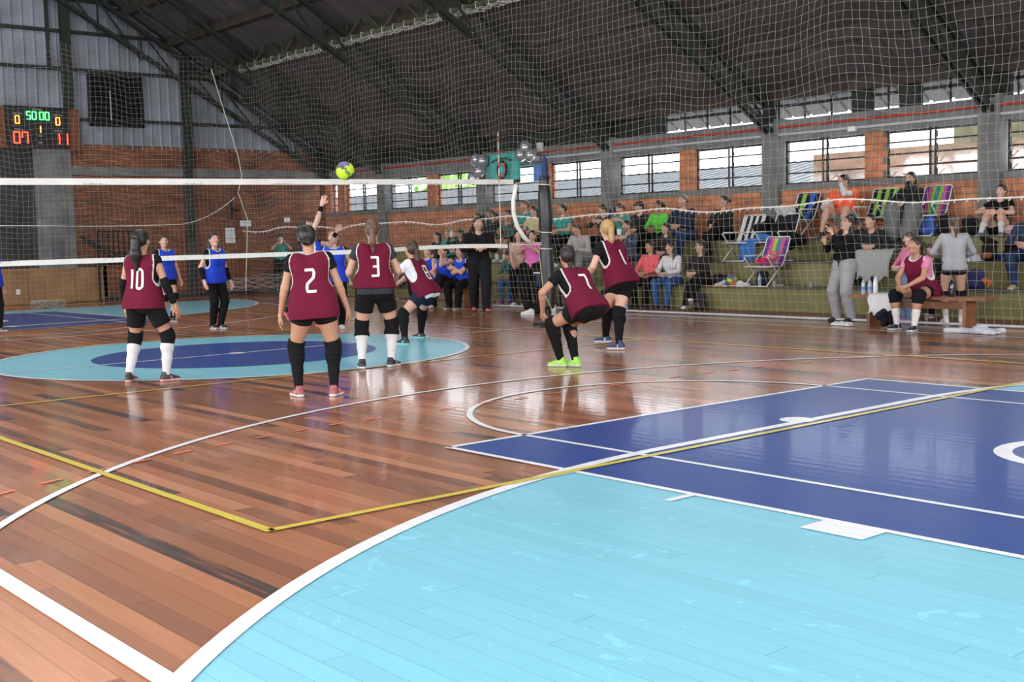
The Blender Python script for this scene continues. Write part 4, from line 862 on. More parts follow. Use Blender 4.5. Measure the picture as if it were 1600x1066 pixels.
# left bench: players of the blue team
LBX = 8.05
def bench_sit(label, px, pose, **k):
    y = atX(px, LBX, 450); p = POSES[pose]; kw = dict(hair='bun', haircol=(.12, .08, .05), skin='fair', vest=BLUE, pants=BLK, flare=.02, res=.013, lean=16, shoes=((.02, .02, .02), (.62, .6, .6)), feet=[(-.13, .40, .08, 6, 0), (.13, .38, .08, -6, 0)], hands=p['hands'], elb=p['elb'], handcfg=p['handcfg']); kw.update(k)
    return person(label, (LBX, y, 0), -100, 1.66, hip=(0, 0, .56), **kw)
bench_sit('seated blue vest player with light hair, first from the left on the far bench', 672, 'knees', lean=4, hyaw=-15, tee=None)
bench_sit('seated blue vest player resting her chin on her hand, second on the far bench', 702, 'chin', hyaw=-5, haircol=(.05, .03, .02), kneepads=(BLK, .85, 1.2), feet=[(-.20, .62, .30, 20, 20, (0, .6, 1)), (.10, .38, .08, -4, 0)], shoes=((.6, .6, .6), (.6, .25, .28)))
bench_sit('seated blue vest player with crossed forearms, nearest to the referee', 728, 'cross', tee=BLK, tee_len=.5, hair='long', haircol=(.02, .014, .01), hyaw=-12, skin='light')
person('person in dark clothing sitting behind crouching player number 8', (9.0, atX(622, 9.0, 450), 0), -90, 1.6, hip=(0, 0, .5), lean=20, feet=[(-.13, .42, .08, 6, 0), (.13, .38, .08, -6, 0)], hands=POSES['knees']['hands'], elb=POSES['knees']['elb'], hair='short', skin='tan', tee=(.10, .03, .02), tee_len=1.9, pants=BLK, shoes=SHB, res=.015)
# ================================================================== NETS
def cords(name, lines, r, m, parent=None, res=0):
    cu = bpy.data.curves.new(name, 'CURVE'); cu.dimensions = '3D'; cu.bevel_depth = r; cu.bevel_resolution = res; cu.use_fill_caps = False
    for L in lines:
        sp_ = cu.splines.new('POLY'); sp_.points.add(len(L) - 1); sp_.points.foreach_set('co', np.concatenate([np.array(L), np.ones((len(L), 1))], 1).ravel())
    cu.materials.append(m); o = bpy.data.objects.new(name, cu); col.objects.link(o)
    if parent: o.parent = parent
    return o
rs_ = np.random.RandomState(3)
def side_pt(y, z):
    t = z / ZN; w_ = math.sin(math.pi * min(1, t))
    zz = z + w_ * (.02 + .10 * t) * (1.0 * math.sin(y * 1.55 + .6) + .5 * math.sin(y * 3.3 + 1)) - .05 * w_
    xx = XN + w_ * (.10 * math.sin(y * 1.1 + z * .4) + .04 * math.sin(y * 4.1)) + .30 * max(0, 1 - z / 2.2)
    yy = y + w_ * .05 * math.sin(z * 2.3 + y * .8) + .015 * math.sin(z * 9 + y * 31)
    return (xx, yy, max(zz, .015))
Y0, Y1, CELL = -13.0, 15.5, .128
ys_ = np.arange(Y0, Y1, CELL); zs_ = np.append(np.arange(.03, ZN, CELL * 1.02), ZN)
lines = [[side_pt(y, z) for z in np.linspace(.02, ZN, 26)] for y in ys_] + [[side_pt(y, z) for y in np.arange(Y0, Y1, .3)] for z in zs_]
sn = empty('side_net', (XN, 0, 0)); tag(sn, 'tall pale safety net hanging between court and bleachers from the roof truss', 'net'); 
def keep(o, p): o.parent = p; o.matrix_parent_inverse = p.matrix_world.inverted() if False else Matrix.Translation(-Vector(p.location)); return o
keep(cords('mesh', lines, .0021, M_NETC), sn)
rp = [side_pt(y, 1.86) for y in np.arange(Y0, Y1, .25)]; keep(cords('rope', [rp], .013, M_ROPE, res=1), sn)
lp = []
for y in np.arange(Y0, Y1, .16):
    c = side_pt(y, 1.86); a = rs_.rand() * 3; lp.append([(c[0] + .01 * math.cos(t), c[1] + .022 * math.cos(t + a), c[2] - .012 + .03 * math.sin(t)) for t in np.linspace(0, 6.283, 7)])
keep(cords('rope_loop', lp, .006, M_ROPE), sn)['kind'] = 'stuff'
tp = []; 
for k in range(7): tp.append([(XN - .05 + rs_.rand() * .12, y, ZN - .03 - rs_.rand() * .13) for y in np.arange(Y0, Y1, .11)])
o = cords('bunched_edge', tp, .008, M_NETC); keep(o, sn)
ti_ = [[(XN - .07, y, ZN - .08), (XN - .06, y + .02, ZN + .05), (XN + .06, y, ZN + .05), (XN + .06, y, ZN - .08), (XN - .07, y - .01, ZN - .09)] for y in np.arange(Y0, Y1, .42)]
o = cords('tie', ti_, .008, M_ROPE); keep(o, sn)['kind'] = 'stuff'
keep(cords('bottom_pipe', [[(XN + .31, -13, .03), (XN + .31, 5.2, .03)]], .02, MATS['grey_conduit'], res=2), sn)
YN = 15.5
def end_top(x): return 6.28 + .10 * abs(math.sin((x + .3) * 2.25)) - .05 + (.15 if x < 6.4 else .15 - .15 * (x - 6.4) / 1.6)
def end_pt(x, z):
    t = z; top = end_top(x); zz = .06 + (top - .06) * z; w_ = math.sin(math.pi * z)
    return (x + .05 * w_ * math.sin(zz * 1.7 + x) + .01 * math.sin(x * 37 + zz * 7), YN + .12 * w_ * math.sin(x * 1.3 + zz), zz + w_ * .06 * math.sin(x * 1.9))
xs_ = np.arange(-6.5, 8.22, .128)
lines = [[end_pt(x, z) for z in np.linspace(0, 1, 24)] for x in xs_] + [[end_pt(x, z) for x in np.arange(-6.5, 8.3, .28)] for z in np.linspace(0, 1, 50)]
en = empty('end_net', (0, YN, 0)); tag(en, 'tall pale safety net hanging in front of the far end wall', 'net')
keep(cords('mesh', lines, .0021, M_NETC), en)
def rz_(x): return 2.0 + .02 * math.sin(x) if x < 6.3 else 2.0 + .80 * ((x - 6.3) / 1.9) ** 2
keep(cords('rope', [[(x, YN - .03, rz_(x)) for x in np.arange(-6.5, 8.25, .2)]], .011, M_ROPE, res=1), en)
kn = [tuple(at(*q, YN - .05, 1)) for q in ((330, 108), (352, 180), (371, 240), (378, 275), (372, 301), (387, 343))]
keep(cords('corner_rope', [kn, [kn[-1], tuple(at(384, 452, YN - .05, 1))]], .012, M_ROPE, res=1), en)
b = []
for k in range(26):
    a = rs_.rand(3) * 6.28; c = (2.75 + rs_.rand() * .3, 15.3, .12); b.append([(c[0] + .35 * math.sin(t + a[0]) * .8, c[1] + .2 * math.cos(t * 1.3 + a[1]), abs(.1 + .1 * math.sin(t * 1.7 + a[2]))) for t in np.linspace(0, 6, 14)])
tag(cords('net_heap', b, .005, M_NETC), 'crumpled heap of pale net lying at the foot of the wood panelling', 'net', kind='stuff')
b = [[(8.0 + 2.4 * t + .02 * rs_.randn(), 16.6 + .03 * rs_.randn(), .25 + .16 * math.sin(t * 5 + k) + .05 * k * .3) for t in np.linspace(0, 1, 26)] for k in range(12)]
b += [[(8.0 + x, 16.6, .02), (8.05 + x, 16.6, .5)] for x in (0, .9, 1.9)]
tag(cords('folded_net', b, .006, MATS.get('grey_conduit')), 'grey folded net draped low in front of the far brick wall', 'net', kind='stuff')
# volleyball net
vn = empty('volleyball_net', (0, 0, 1.2)); tag(vn, 'volleyball net with white top and bottom bands across the court', 'net')
VX0, VX1 = -5.1, 4.86
ztop = lambda x: 2.185 + .012 * (x + 3) ; zbot = lambda x: 1.255 + .004 * (x + 3) + .03 * max(0, math.sin((x - 2.2) * 1.15)) * (x > 2.2)
lines = [[(x, .01 * math.sin(x * 5 + z), zbot(x) + (ztop(x) - zbot(x)) * z) for z in np.linspace(0, 1, 5)] for x in np.arange(VX0, 4.75, .1)] + [[(x, .01 * math.sin(x * 5 + z), zbot(x) + (ztop(x) - zbot(x)) * z) for x in np.arange(VX0, 4.76, .25)] for z in np.linspace(0.03, .97, 10)]
keep(cords('mesh', lines, .0016, mat('dark_net_cord', (.03, .03, .03), .8)), vn)
def band(name, zf, h, x1=VX1):
    b = MB(); xs = np.arange(VX0, x1 + .01, .15); n = len(xs)
    for j, x in enumerate(xs):
        z = zf(x)
        for dy in (-.008, .008):
            for dz in (-h / 2, h / 2): b.v.append((x, dy, z + dz))
    for j in range(n - 1):
        q = 4 * j
        for a, c in ((0, 1), (1, 3), (3, 2), (2, 0)): b.f.append((q + a, q + c, q + c + 4, q + a + 4))
    b.f.append((0, 2, 3, 1)); q = 4 * (n - 1); b.f.append((q, q + 1, q + 3, q + 2)); return keep(b.build(name, M_BAND), vn)
band('top_band', ztop, .075); band('bottom_band', zbot, .06, 4.75)
b = MB(); pts = [(4.86, 0, 2.24), (4.80, .01, 2.0), (4.80, .01, 1.8), (4.86, .0, 1.6), (5.0, 0, 1.42), (5.12, 0, 1.33)]
b.tube(pts, .034, 8); keep(b.build('side_band', M_BAND, smooth=True), vn)
keep(cords('tension_rope', [[(4.84, 0, 2.26), (5.44, 0, 2.30)], [(4.75, 0, 1.31), (5.44, 0, 1.30)], [(5.1, 0, 1.33), (5.44, 0, 1.33)], [(VX0, 0, 2.18), (-5.6, 0, 2.2)], [(VX0, 0, 1.25), (-5.6, 0, 1.3)]], .008, M_ROPE), vn)
b = MB(); b.tube([(4.5, -.02, 1.25), (4.5, -.02, 3.02)], .006, 6); an = b.build('antenna', M_BAND); keep(an, vn)
b = MB()
for k in range(0, 8): b.tube([(4.5, -.02, 2.28 + k * .2 - .6 * 0), (4.5, -.02, 2.28 + k * .2 + .09)], .0072, 6) if 2.28 + k * .2 < 3 else None
b.build('red_stripe', M_RED, an)
def post(x, label):
    p = empty('net_post', (x, 0, 0)); tag(p, label, 'net post')
    MB().tube([(0, 0, 0), (0, 0, 2.42)], .04, 12).build('pole', M_BLACKST, p)
    b = MB(); n = 14; base = 0
    for j, (z, r, dx) in enumerate([(.28, .10, 0), (.33, .115, .01), (.6, .12, .02), (.9, .115, .0), (1.2, .10, -.01), (1.24, .095, -.01), (1.3, .085, -.01), (1.4, .10, -.01), (1.48, .09, -.01), (1.52, .105, 0), (1.8, .118, 0), (2.1, .105, -.02), (2.22, .085, -.02), (2.25, .075, -.02), (2.3, .085, -.02), (2.36, .08, -.02)]):
        for k in range(n):
            a = 2 * math.pi * k / n; rr = r * (1 + .05 * math.sin(3 * a + z * 5)); b.v.append((dx + rr * math.cos(a), rr * math.sin(a), z))
    for j in range(15):
        for k in range(n): b.f.append((j * n + k, j * n + (k + 1) % n, (j + 1) * n + (k + 1) % n, (j + 1) * n + k))
    b.f.append(tuple(range(n))[::-1]); b.f.append(tuple(15 * n + k for k in range(n))); b.build('padding', M_VINYL, p, True)
    b = MB(); b.lathe([(.085, 2.34), (.07, 2.40), (.05, 2.42), (.052, 2.5), (.03, 2.66), (.006, 2.72)], n=12); b.build('cloth_cap', mat('navy_cloth', (.015, .03, .10), .8), p, True)
    for z in (1.24, 1.5, 2.25): MB().tube([(.1 * math.cos(a) - .01, .1 * math.sin(a), z + .01 * math.sin(a)) for a in np.linspace(0, 6.283, 14)], .007, 5).build('strap', M_ROPE, p)
    MB().box((0, 0, .03), (.34, .34, .06)).build('base_plate', M_BLACKST, p); return p
post(5.46, 'black padded net post with navy cloth cap at the right end of the volleyball net')
post(-5.75, 'black padded net post at the left end of the volleyball net, outside the picture edge')
o = cords('guy_rope', [[(5.3, 0, 1.2), (5.15, -.25, .6), (5.3, -.45, .0)]], .006, mat('yellowish_cord', (.5, .48, .2), .8)); tag(o, 'thin pale yellow cord running from the padded post to the floor', 'rope')
# ball
bp_ = at(539, 267, -2.2, 1)
ball = empty('volleyball', bp_); tag(ball, 'lime yellow and purple volleyball in the air above the net', 'ball')
b = MB(); b.sphere((0, 0, 0), .108, 28, 16); n_ = len(b.v); c = np.tile(np.array((.50, .75, .02)), (n_, 1)); vv = np.array(b.v)
ax1 = nrm(V(-.3, -.2, .9)); c[(vv @ ax1 > .072) & (vv @ nrm(V(1, -.3, .2)) < .06)] = (.16, .09, .30)
m_ = (abs(vv @ nrm(V(.8, .2, .6)) + .055) < .013) & (vv[:, 2] < .06); c[m_] = (.03, .04, .05); m_ = (vv @ nrm(V(.7, -.6, -.75)) > .095); c[m_] = (.03, .04, .06)
ball_c = c.copy(); o = link_mesh('ball_cover', b.v, b.f, M_SHOE, ball, True, c)
for ax_ in (V(1, 0, .3), V(0, 1, .4), V(.3, .3, 1)): 
    MB().tube([Matrix.Rotation(t, 3, Vector(nrm(ax_))) @ Vector(nrm(np.cross(ax_, V(0, .3, 1)))) * .1083 for t in np.linspace(0, 6.283, 33)[:-1]], .0012, 4, True).build('seam', mat('seam_grey', (.2, .28, .05)), ball)
# ================================================================== END WALL ITEMS
sb = empty('scoreboard', (3.68, YE - .3, 4.57)); tag(sb, 'black electronic scoreboard with green, orange and red digits on the far end wall', 'scoreboard')
MB().box((0, .1, 0), (1.62, .14, 1.02)).build('housing', M_BLACK, sb); MB().box((0, .12, 0), (2.2, .1, 1.06)).build('backboard', mat('reddish_brown_board', (.16, .05, .02), .7), sb)
MB().box((0, .06, .53), (1.66, .1, .03)).build('frame', M_BLACKST, sb)
def seg(name, digits, x, z, h, colr, s_=8):
    m = mat('led_' + name, colr, emit=colr, estr=s_)
    SG = {'0': 'abcdef', '1': 'bc', '5': 'acdfg', '7': 'abcf', '8': 'abcdefg'}; w_ = h * .5; t = h * .13; b = MB(); g = h * .035
    for ch in digits:
        if ch == ' ': x += w_ * .45; continue
        P = {'a': ((x + g, z + h), (x + w_ - g, z + h)), 'b': ((x + w_, z + h - g), (x + w_, z + h / 2 + g)), 'c': ((x + w_, z + h / 2 - g), (x + w_, z + g)), 'd': ((x + g, z), (x + w_ - g, z)), 'e': ((x, z + h / 2 - g), (x, z + g)), 'f': ((x, z + h - g), (x, z + h / 2 + g)), 'g': ((x + g, z + h / 2), (x + w_ - g, z + h / 2))}
        for q in SG[ch]:
            if ch == '7' and q == 'f': q = 'f'
            (xa, za), (xb, zb) = P[q]; b.bar((xa, .02, za), (xb, .02, zb), .02, t, up=(0, 1, 0)) if False else b.box(((xa + xb) / 2, .02, (za + zb) / 2), (abs(xb - xa) + t * .6, .02, abs(zb - za) + t * .6))
        x += w_ * 1.5
    return b.build('digits', m, sb)
seg('green', '50 00', -.27, .22, .19, (.05, 1, .12)); seg('orange', '0', -.56, .10, .19, (1, .30, .03)); sb_o = seg('orange', '0', .47, .10, .19, (1, .30, .03)); seg('orange', '1', -.02, -.12, .17, (1, .30, .03))
seg('red', '07', -.62, -.40, .28, (1, .035, .015)); seg('red', '11', .40, -.40, .28, (1, .035, .015))
def text(body, loc, size, m, parent, rot=(R(90), 0, 0), ext=.002, align='CENTER', name='lettering'):
    cu = bpy.data.curves.new(name, 'FONT'); cu.body = body; cu.size = size; cu.extrude = ext; cu.align_x = align; cu.materials.append(m); o = bpy.data.objects.new(name, cu); col.objects.link(o); o.location = loc; o.rotation_euler = rot; o.parent = parent; return o
MG = mat('grey_label_print', (.45, .45, .47))
for tx, x, z in (('CRONO', 0, .45), ('FALTAS', -.5, .33), ('FALTAS', .52, .33), ('TIME A', -.48, -.08), ('TIME B', .50, -.08), ('SET', .06, -.22), ('PER', .04, -.40)): text(tx, (x, .025, z), .07, MG, sb)
# louvre
lv = empty('louvre_vent', (5.88, YE - .06, 5.4)); tag(lv, 'dark square louvred vent high in the corrugated end wall', 'vent')
b = MB(); 
for x in (-.72, .72): b.box((x, 0, 0), (.07, .12, 1.36))
for z in (-.66, .66): b.box((0, 0, z), (1.5, .12, .07))
b.box((-.02, 0, 0), (.05, .1, 1.3)); b.build('frame', M_BLACKST, lv); MB().box((0, .05, 0), (1.42, .02, 1.3)).build('backing', M_BLACK, lv)
for k in range(16): MB().box((0, 0, -.6 + k * .08), (1.4, .09, .012), rm=Matrix.Rotation(R(35), 3, 'X')).build('slat', M_BLACKST, lv)
MB().box((-.18, -.06, -.12), (.025, .01, .8)).build('cable', M_NETC, lv)
# black gate/stair rail by the end wall
gt = empty('black_gate', (5.65, YE - .3, 0)); tag(gt, 'black steel barred gate standing against the brick end wall behind number 10', 'gate')
b = MB()
for z in (1.0, 1.88): b.bar((-.58, 0, z), (.58, 0, z), .04)
for k in range(9): b.bar((-.58 + k * .145, 0, 1.0), (-.58 + k * .145, 0, 1.88), .025)
for x in (-.58, .58): b.bar((x, 0, 0), (x, 0, 1.88), .045)
b.build('bars', M_BLACKST, gt); b = MB(); b.bar((-1.1, -.15, 1.75), (.45, -.15, .95), .05); b.bar((-1.0, -.2, 1.62), (.3, -.2, .85), .04); b.build('handrail', M_BLACKST, gt)
def plate(name, label, cat, x, z, w_, h, m, y=YE - .02): return tag(MB().box((x, y, z), (w_, .012, h)).build(name, m), label, cat)
pp = plate('notice_sheet', 'white notice sheet taped to the brick wall right of the dark column', 'notice', 9.12, 1.72, .30, .44, M_PAPER); 
b = MB(); 
for k in range(6): b.box((9.12, YE - .03, 1.83 - k * .055), (.2 - .03 * (k % 3), .004, .012))
b.build('print', MG, pp)
plate('small_sign', 'small pale horizontal sign on the end wall above the notice sheet', 'sign', 9.63, 2.06, .36, .17, M_PAPER); plate('junction_box', 'small white box on the end wall above the photographer in teal', 'box', 11.0, 2.15, .2, .14, M_WHITE, YE - .05)
wf = empty('wall_bracket', (9.15, YE - .12, 2.45)); tag(wf, 'black wall fan bracket on the end wall brick near the column', 'bracket'); MB().tube([(0, 0, -.3), (0, 0, .35)], .03).build('arm', M_BLACKST, wf)
b = MB(); 
for a in (0, 2.1, 4.2): b.box((.1 * math.cos(a), -.1, .1 * math.sin(a)), (.2, .01, .07), rm=Matrix.Rotation(-a, 3, 'Y'))
b.tube([(0, 0, 0), (0, -.12, 0)], .03); b.build('blade_hub', M_BLACKST, wf)
plate('wall_intercom', 'small greenish switch plate on the dark concrete wall section', 'switch', 4.32, 2.6, .08, .12, mat('greenish_plate', (.2, .24, .06)), YE - .08)
plate('fuse_box', 'grey fuse box on the dark concrete wall left of the black gate', 'box', 4.05, 1.4, .26, .5, mat('fuse_grey', (.10, .11, .13)), YE - .1)
plate('wall_socket', 'small white socket on the wood panelling at the left', 'socket', 3.0, .35, .1, .14, M_WHITE, YE - .08)
# ================================================================== SIDE WALL ITEMS
bn = empty('team_banner', (XW - .32, 8.9, 3.2)); tag(bn, 'teal hanging banner with a dark arched emblem and black lettering on the bleacher wall', 'banner')
W_ = 1.3; HH_ = .68
b = MB(); n = 16
for j in range(n + 1):
    y = -W_ / 2 + W_ * j / n; xo = .03 * math.sin(j * 1.3)
    for z in (HH_ / 2, -HH_ / 2):
        for dx in (0, .006): b.v.append((xo + dx, y, z))
for j in range(n): q = 4 * j; [b.f.append((q + a, q + c, q + c + 4, q + a + 4)) for a, c in ((0, 2), (1, 3), (0, 1), (2, 3))]
b.build('cloth', M_TEAL, bn)
def ringx(cy, cz, ry, rz2, x, wd, m, nm):
    b = MB(); L = [(x, cy + ry * math.cos(a), cz + rz2 * math.sin(a)) for a in np.linspace(0, 6.283, 28)]; Q = [(x, cy + (ry + wd) * math.cos(a), cz + (rz2 + wd) * math.sin(a)) for a in np.linspace(0, 6.283, 28)]; b.strip(L, Q); return b.build(nm, m, bn)
ringx(0, -.06, .13, .17, -.045, .07, M_BLACK, 'emblem'); ringx(0, -.06, .09, .13, -.05, .045, mat('emblem_orange', (.45, .2, .12)), 'emblem'); ringx(0, -.06, .001, .001, -.052, .09, mat('emblem_blue', (.1, .45, .6)), 'emblem')
b = MB(); 
for k in range(11):
    a = -1 + k * .2; b.box((-.05, -a * .36, .22 - .07 * a * a + .012 * math.sin(k * 2)), (.004, .045, .05 + .02 * math.sin(k * 3)), rm=Matrix.Rotation(a * .5 + .3 * math.sin(k * 5), 3, 'X'))
b.build('lettering', M_BLACK, bn)
b = MB(); b.bar((0, -W_ / 2, -HH_ / 2 - .05), (0, W_ / 2, -HH_ / 2 - .05), .02, .12); b.build('dark_hem', M_BLACK, bn)
bl_names = [('silver balloon left of the teal banner, topmost', 9.80, 3.45), ('silver balloon left of the teal banner, second from top', 9.55, 3.40), ('silver balloon left of the teal banner, third down', 9.70, 3.15), ('silver balloon left of the teal banner, lowest', 9.95, 2.98), ('silver balloon right of the teal banner, against its edge', 8.05, 3.45), ('silver balloon right of the teal banner, topmost', 7.88, 3.62), ('silver balloon right of the teal banner, farthest right', 7.70, 3.42)]
for lb, y, z in bl_names:
    bo = empty('balloon', (XW - .45, y, z)); tag(bo, lb, 'balloon', 'silver balloons beside the teal banner'); b = MB(); b.sphere((0, 0, 0), .15, 16, 12, (1, 1, 1.15)); b.build('balloon_skin', M_SILVER, bo, True); MB().lathe([(.02, -.2), (.004, -.165)], n=8).build('knot', M_SILVER, bo)
tag(MB().box((XW - .2, 7.68, 3.0), (.02, .42, .42)).build('blue_poster', mat('blue_print', (.08, .22, .55), .6)), 'bright blue poster on the brick pier behind the net post', 'poster')
# ================================================================== BENCHES, CHAIRS, TABLE
def bench(label, y0, y1, x, h=.44, w_=.34):
    o = empty('wooden_bench', (x, (y0 + y1) / 2, 0)); tag(o, label, 'bench'); L = y1 - y0
    MB().box((0, 0, h), (w_, L, .045)).build('seat_board', M_BENCH, o)
    for s_ in (-1, 1): MB().box((0, s_ * (L / 2 - .32), h / 2 - .012), (w_ * .85, .05, h - .024)).build('leg', M_BENCH, o)
    MB().box((0, 0, h - .1), (.04, L - .66, .1)).build('stretcher', M_BENCH, o); return o
ya, yb = atX(1548, 7.95, 470), atX(1334, 7.95, 468)
bench('varnished wooden bench at the right with one maroon bib player sitting on it', ya, yb, 7.98)
bench('wooden bench under the three blue vest players', atX(748, LBX, 455), atX(655, LBX, 455), LBX + .02)
def pt(n): return n
def lawn_chair(label, px, py, X, z, cols_, yaw=0, S=1.0):
    o = empty('folding_chair', (X - .05, atX(px, X, py), z), R(-90 + yaw)); tag(o, label, 'chair', 'striped folding chairs on the bleacher'); o.scale = (S, S, S)
    # local: +y is forward? chair faces local -y after rotation -> world -X
    for s_ in (-1, 1):
        x = s_ * .26
        b = MB(); b.tube([(x, .20, .36), (x, .34, .62), (x, .44, .86), (x * .9, .455, .89)], .011); b.tube([(x, .28, .0), (x, -.22, .52), (x, -.24, .54)], .011); b.tube([(x * .96, -.26, 0), (x * .96, .24, .42)], .011); b.tube([(x, -.24, .36), (x, .20, .36)], .011); b.build('side_frame', M_WMETAL, o, True)
        MB().box((x, .03, .56), (.045, .44, .022)).build('armrest', M_WHITE, o)
    for p, q in (((-.24, .455, .89), (.24, .455, .89)), ((-.26, .2, .36), (.26, .2, .36)), ((-.26, -.24, .36), (.26, -.24, .36)), ((-.25, -.25, .01), (.25, -.25, .01)), ((-.26, .28, .01), (.26, .28, .01))): MB().tube([p, q], .011).build('cross_tube', M_WMETAL, o, True)
    n = len(cols_); 
    for nm, fn in (('backrest', lambda t: (.215 + .235 * t, .38 + .49 * t)), ('seat', lambda t: (.19 - .42 * t, .365 - .03 * math.sin(math.pi * t)))):
        v = []; fc = []; cc = []
        for j, c_ in enumerate(cols_):
            xa, xb = -.245 + .49 * j / n, -.245 + .49 * (j + 1) / n - .004
            for t in np.linspace(0, 1, 6):
                y, zz = fn(t); v += [(xa, y, zz), (xb, y, zz), (xa, y + .006, zz - .006), (xb, y + .006, zz - .006)]; cc += [c_] * 4
            q = len(v) - 24
            for k in range(5): a = q + 4 * k; fc += [(a, a + 1, a + 5, a + 4), (a + 2, a + 6, a + 7, a + 3), (a, a + 4, a + 6, a + 2), (a + 1, a + 3, a + 7, a + 5)]
        link_mesh(nm, v, fc, M_CLOTH, o, False, np.array(cc))
    return o
w3 = (.65, .65, .65); k3 = (.02, .02, .03); pu = (.14, .05, .22); lm = (.25, .5, .08); pk = (.6, .1, .3); tl = (.04, .25, .28)
lawn_chair('white slatted folding chair with a blue blanket on the middle step', 1160, 372, 11.12, .866, [w3, k3, w3, k3, w3, k3, w3])
lawn_chair('folding chair covered by a black jacket, between the white chair and the coach', 1212, 372, 11.12, .866, [k3, k3, k3, k3])
lawn_chair('folding chair with purple, yellow and pink stripes and a pink bag on the lowest step', 1196, 415, 10.33, .435, [pu, pk, (.5, .5, .08), tl, pk, pu])
lawn_chair('folding chair with green and blue stripes on the top step below the first brick pier', 1246, 345, 11.9, 1.276, [k3, lm, k3, (.04, .14, .6), k3])
lawn_chair('folding chair with green and black stripes beside the woman in black hoodie', 1366, 340, 11.9, 1.276, [k3, lm, k3, lm, k3, lm])
lawn_chair('folding chair with purple, pink and lime stripes right of the woman in black hoodie', 1448, 335, 11.9, 1.276, [pu, pk, lm, tl, lm, pk, pu])
lawn_chair('plain white folding chair standing near the wall behind number 3', 603, 460, 9.4, 0, [w3, w3, w3])
# table behind number 7
tb = empty('side_table', (9.2, atX(868, 9.2, 440), 0)); tag(tb, 'navy blue table with white top partly hidden behind number 7', 'table')
MB().box((0, 0, .70), (.5, .8, .03)).build('table_top', M_WHITE, tb); MB().box((0, 0, .55), (.44, .72, .26)).build('apron', mat('navy_laminate', (.015, .035, .09), .5), tb)
for sx_ in (-1, 1):
    for sy_ in (-1, 1): MB().box((sx_ * .2, sy_ * .35, .34), (.035, .035, .68)).build('leg', M_BLACKST, tb)
# ================================================================== SMALL THINGS
def lump(name, label, cat, c, r, color, n=7, seed=1, sc=(1, 1, .6), res=.016, flatz=None):
    f = Field(); q = random.Random(seed)
    for k in range(n):
        a = V(*[c[i] + (q.random() - .5) * 1.3 * r * sc[i] for i in range(3)]); b_ = a + V(*[(q.random() - .5) * r * 1.2 * sc[i] for i in range(3)]); f.cone(a, b_, r * (.3 + .25 * q.random()) * (sc[2] ** .4), r * .25, .03)
    cl = [(lambda X, Y, Z: flatz - Z + 0 * X + 0 * Y)] if flatz is not None else None
    o = piece(name, f, res, M_CLOTH, None, color, cl); return tag(o, label, cat)
def drape(name, label, cat, cx, cy, ztop_, w_, L, drop, color, side=-1):
    """cloth lying over an edge and hanging on the -X side with folds"""
    v = []; fc = []; nu, nv = 14, 16
    for i in range(nu + 1):
        y = cy - w_ / 2 + w_ * i / nu
        for j in range(nv + 1):
            s_ = (L + drop) * j / nv; fold = .035 * math.sin(i * 1.7) + .02 * math.sin(i * .8 + j * .3) 
            if s_ < L: v.append((cx + L - s_ , y, ztop_ + .012 + .01 * math.sin(i * 2.3 + j)))
            else: d = s_ - L; v.append((cx - .02 - abs(fold) * min(1, d * 6) - .03 * math.sin(d * 3), cy + (y - cy) * (1 - .35 * d) + .02 * math.sin(j * .7 + i), ztop_ - d * (1 - .22 * math.sin(i * .55 + 1) ** 2)))
    for i in range(nu):
        for j in range(nv): a = i * (nv + 1) + j; fc.append((a, a + 1, a + nv + 2, a + nv + 1))
    o = link_mesh(name, v, fc, M_CLOTH, None, True, paint(len(v), color)); md = o.modifiers.new('thickness', 'SOLIDIFY'); md.thickness = .008; return tag(o, label, cat)
def bottle(label, c, h=.24, r=.033, color=(.75, .8, .85), cap=(.05, .15, .5), clear=True):
    o = empty('bottle', c); tag(o, label, 'bottle'); m = mat('clear_plastic_%d' % int(color[0] * 100), color, .15, trans=.55 if clear else 0, noise=.02)
    MB().lathe([(r * .9, 0), (r, .01), (r, h * .62), (r * .93, h * .66), (r * .95, h * .72), (r * .38, h * .9), (r * .38, h * .95)], n=14).build('flask', m, o, True); MB().lathe([(r * .45, h * .93), (r * .45, h)], n=12).build('cap', mat('cap_%d_%d' % (int(cap[0] * 100), int(cap[2] * 100)), cap, .4), o)
    if clear: MB().lathe([(r * 1.02, h * .3), (r * 1.02, h * .5)], n=14).build('paper_label', mat('blue_label', (.1, .25, .6)), o)
    return o
def cup(label, c, color=(.7, .7, .7)):
    return tag(MB().lathe([(.026, 0), (.038, .10), (.040, .10), (.040, .103), (.036, .103), (.025, .006)], c, 16).build('paper_cup', mat('cup_%d' % int(color[0] * 100), color, .5), None, True), label, 'cup')
def backpack(label, c, color, s_=1.0, rz=0, accent=None, group=None):
    o = empty('backpack', c, rz); tag(o, label, 'bag', group); o.scale = (s_, s_, s_)
    f = Field(); f.cone((0, -.07, .12), (0, .07, .12), .12, .12, .05).cone((0, -.07, .30), (0, .07, .30), .10, .10, .06); piece('body', f, .014, M_CLOTH, o, color, [lambda X, Y, Z: -Z + .0 * X + .0 * Y])
    f = Field(); f.cone((-.11, -.05, .12), (-.11, .05, .12), .07, .07, .03); piece('front_pocket', f, .013, M_CLOTH, o, accent or color)
    MB().tube([(.0, -.03, .39), (0, -.025, .43), (0, .025, .43), (0, .03, .39)], .01, 6).build('handle', M_BLACK, o); return o
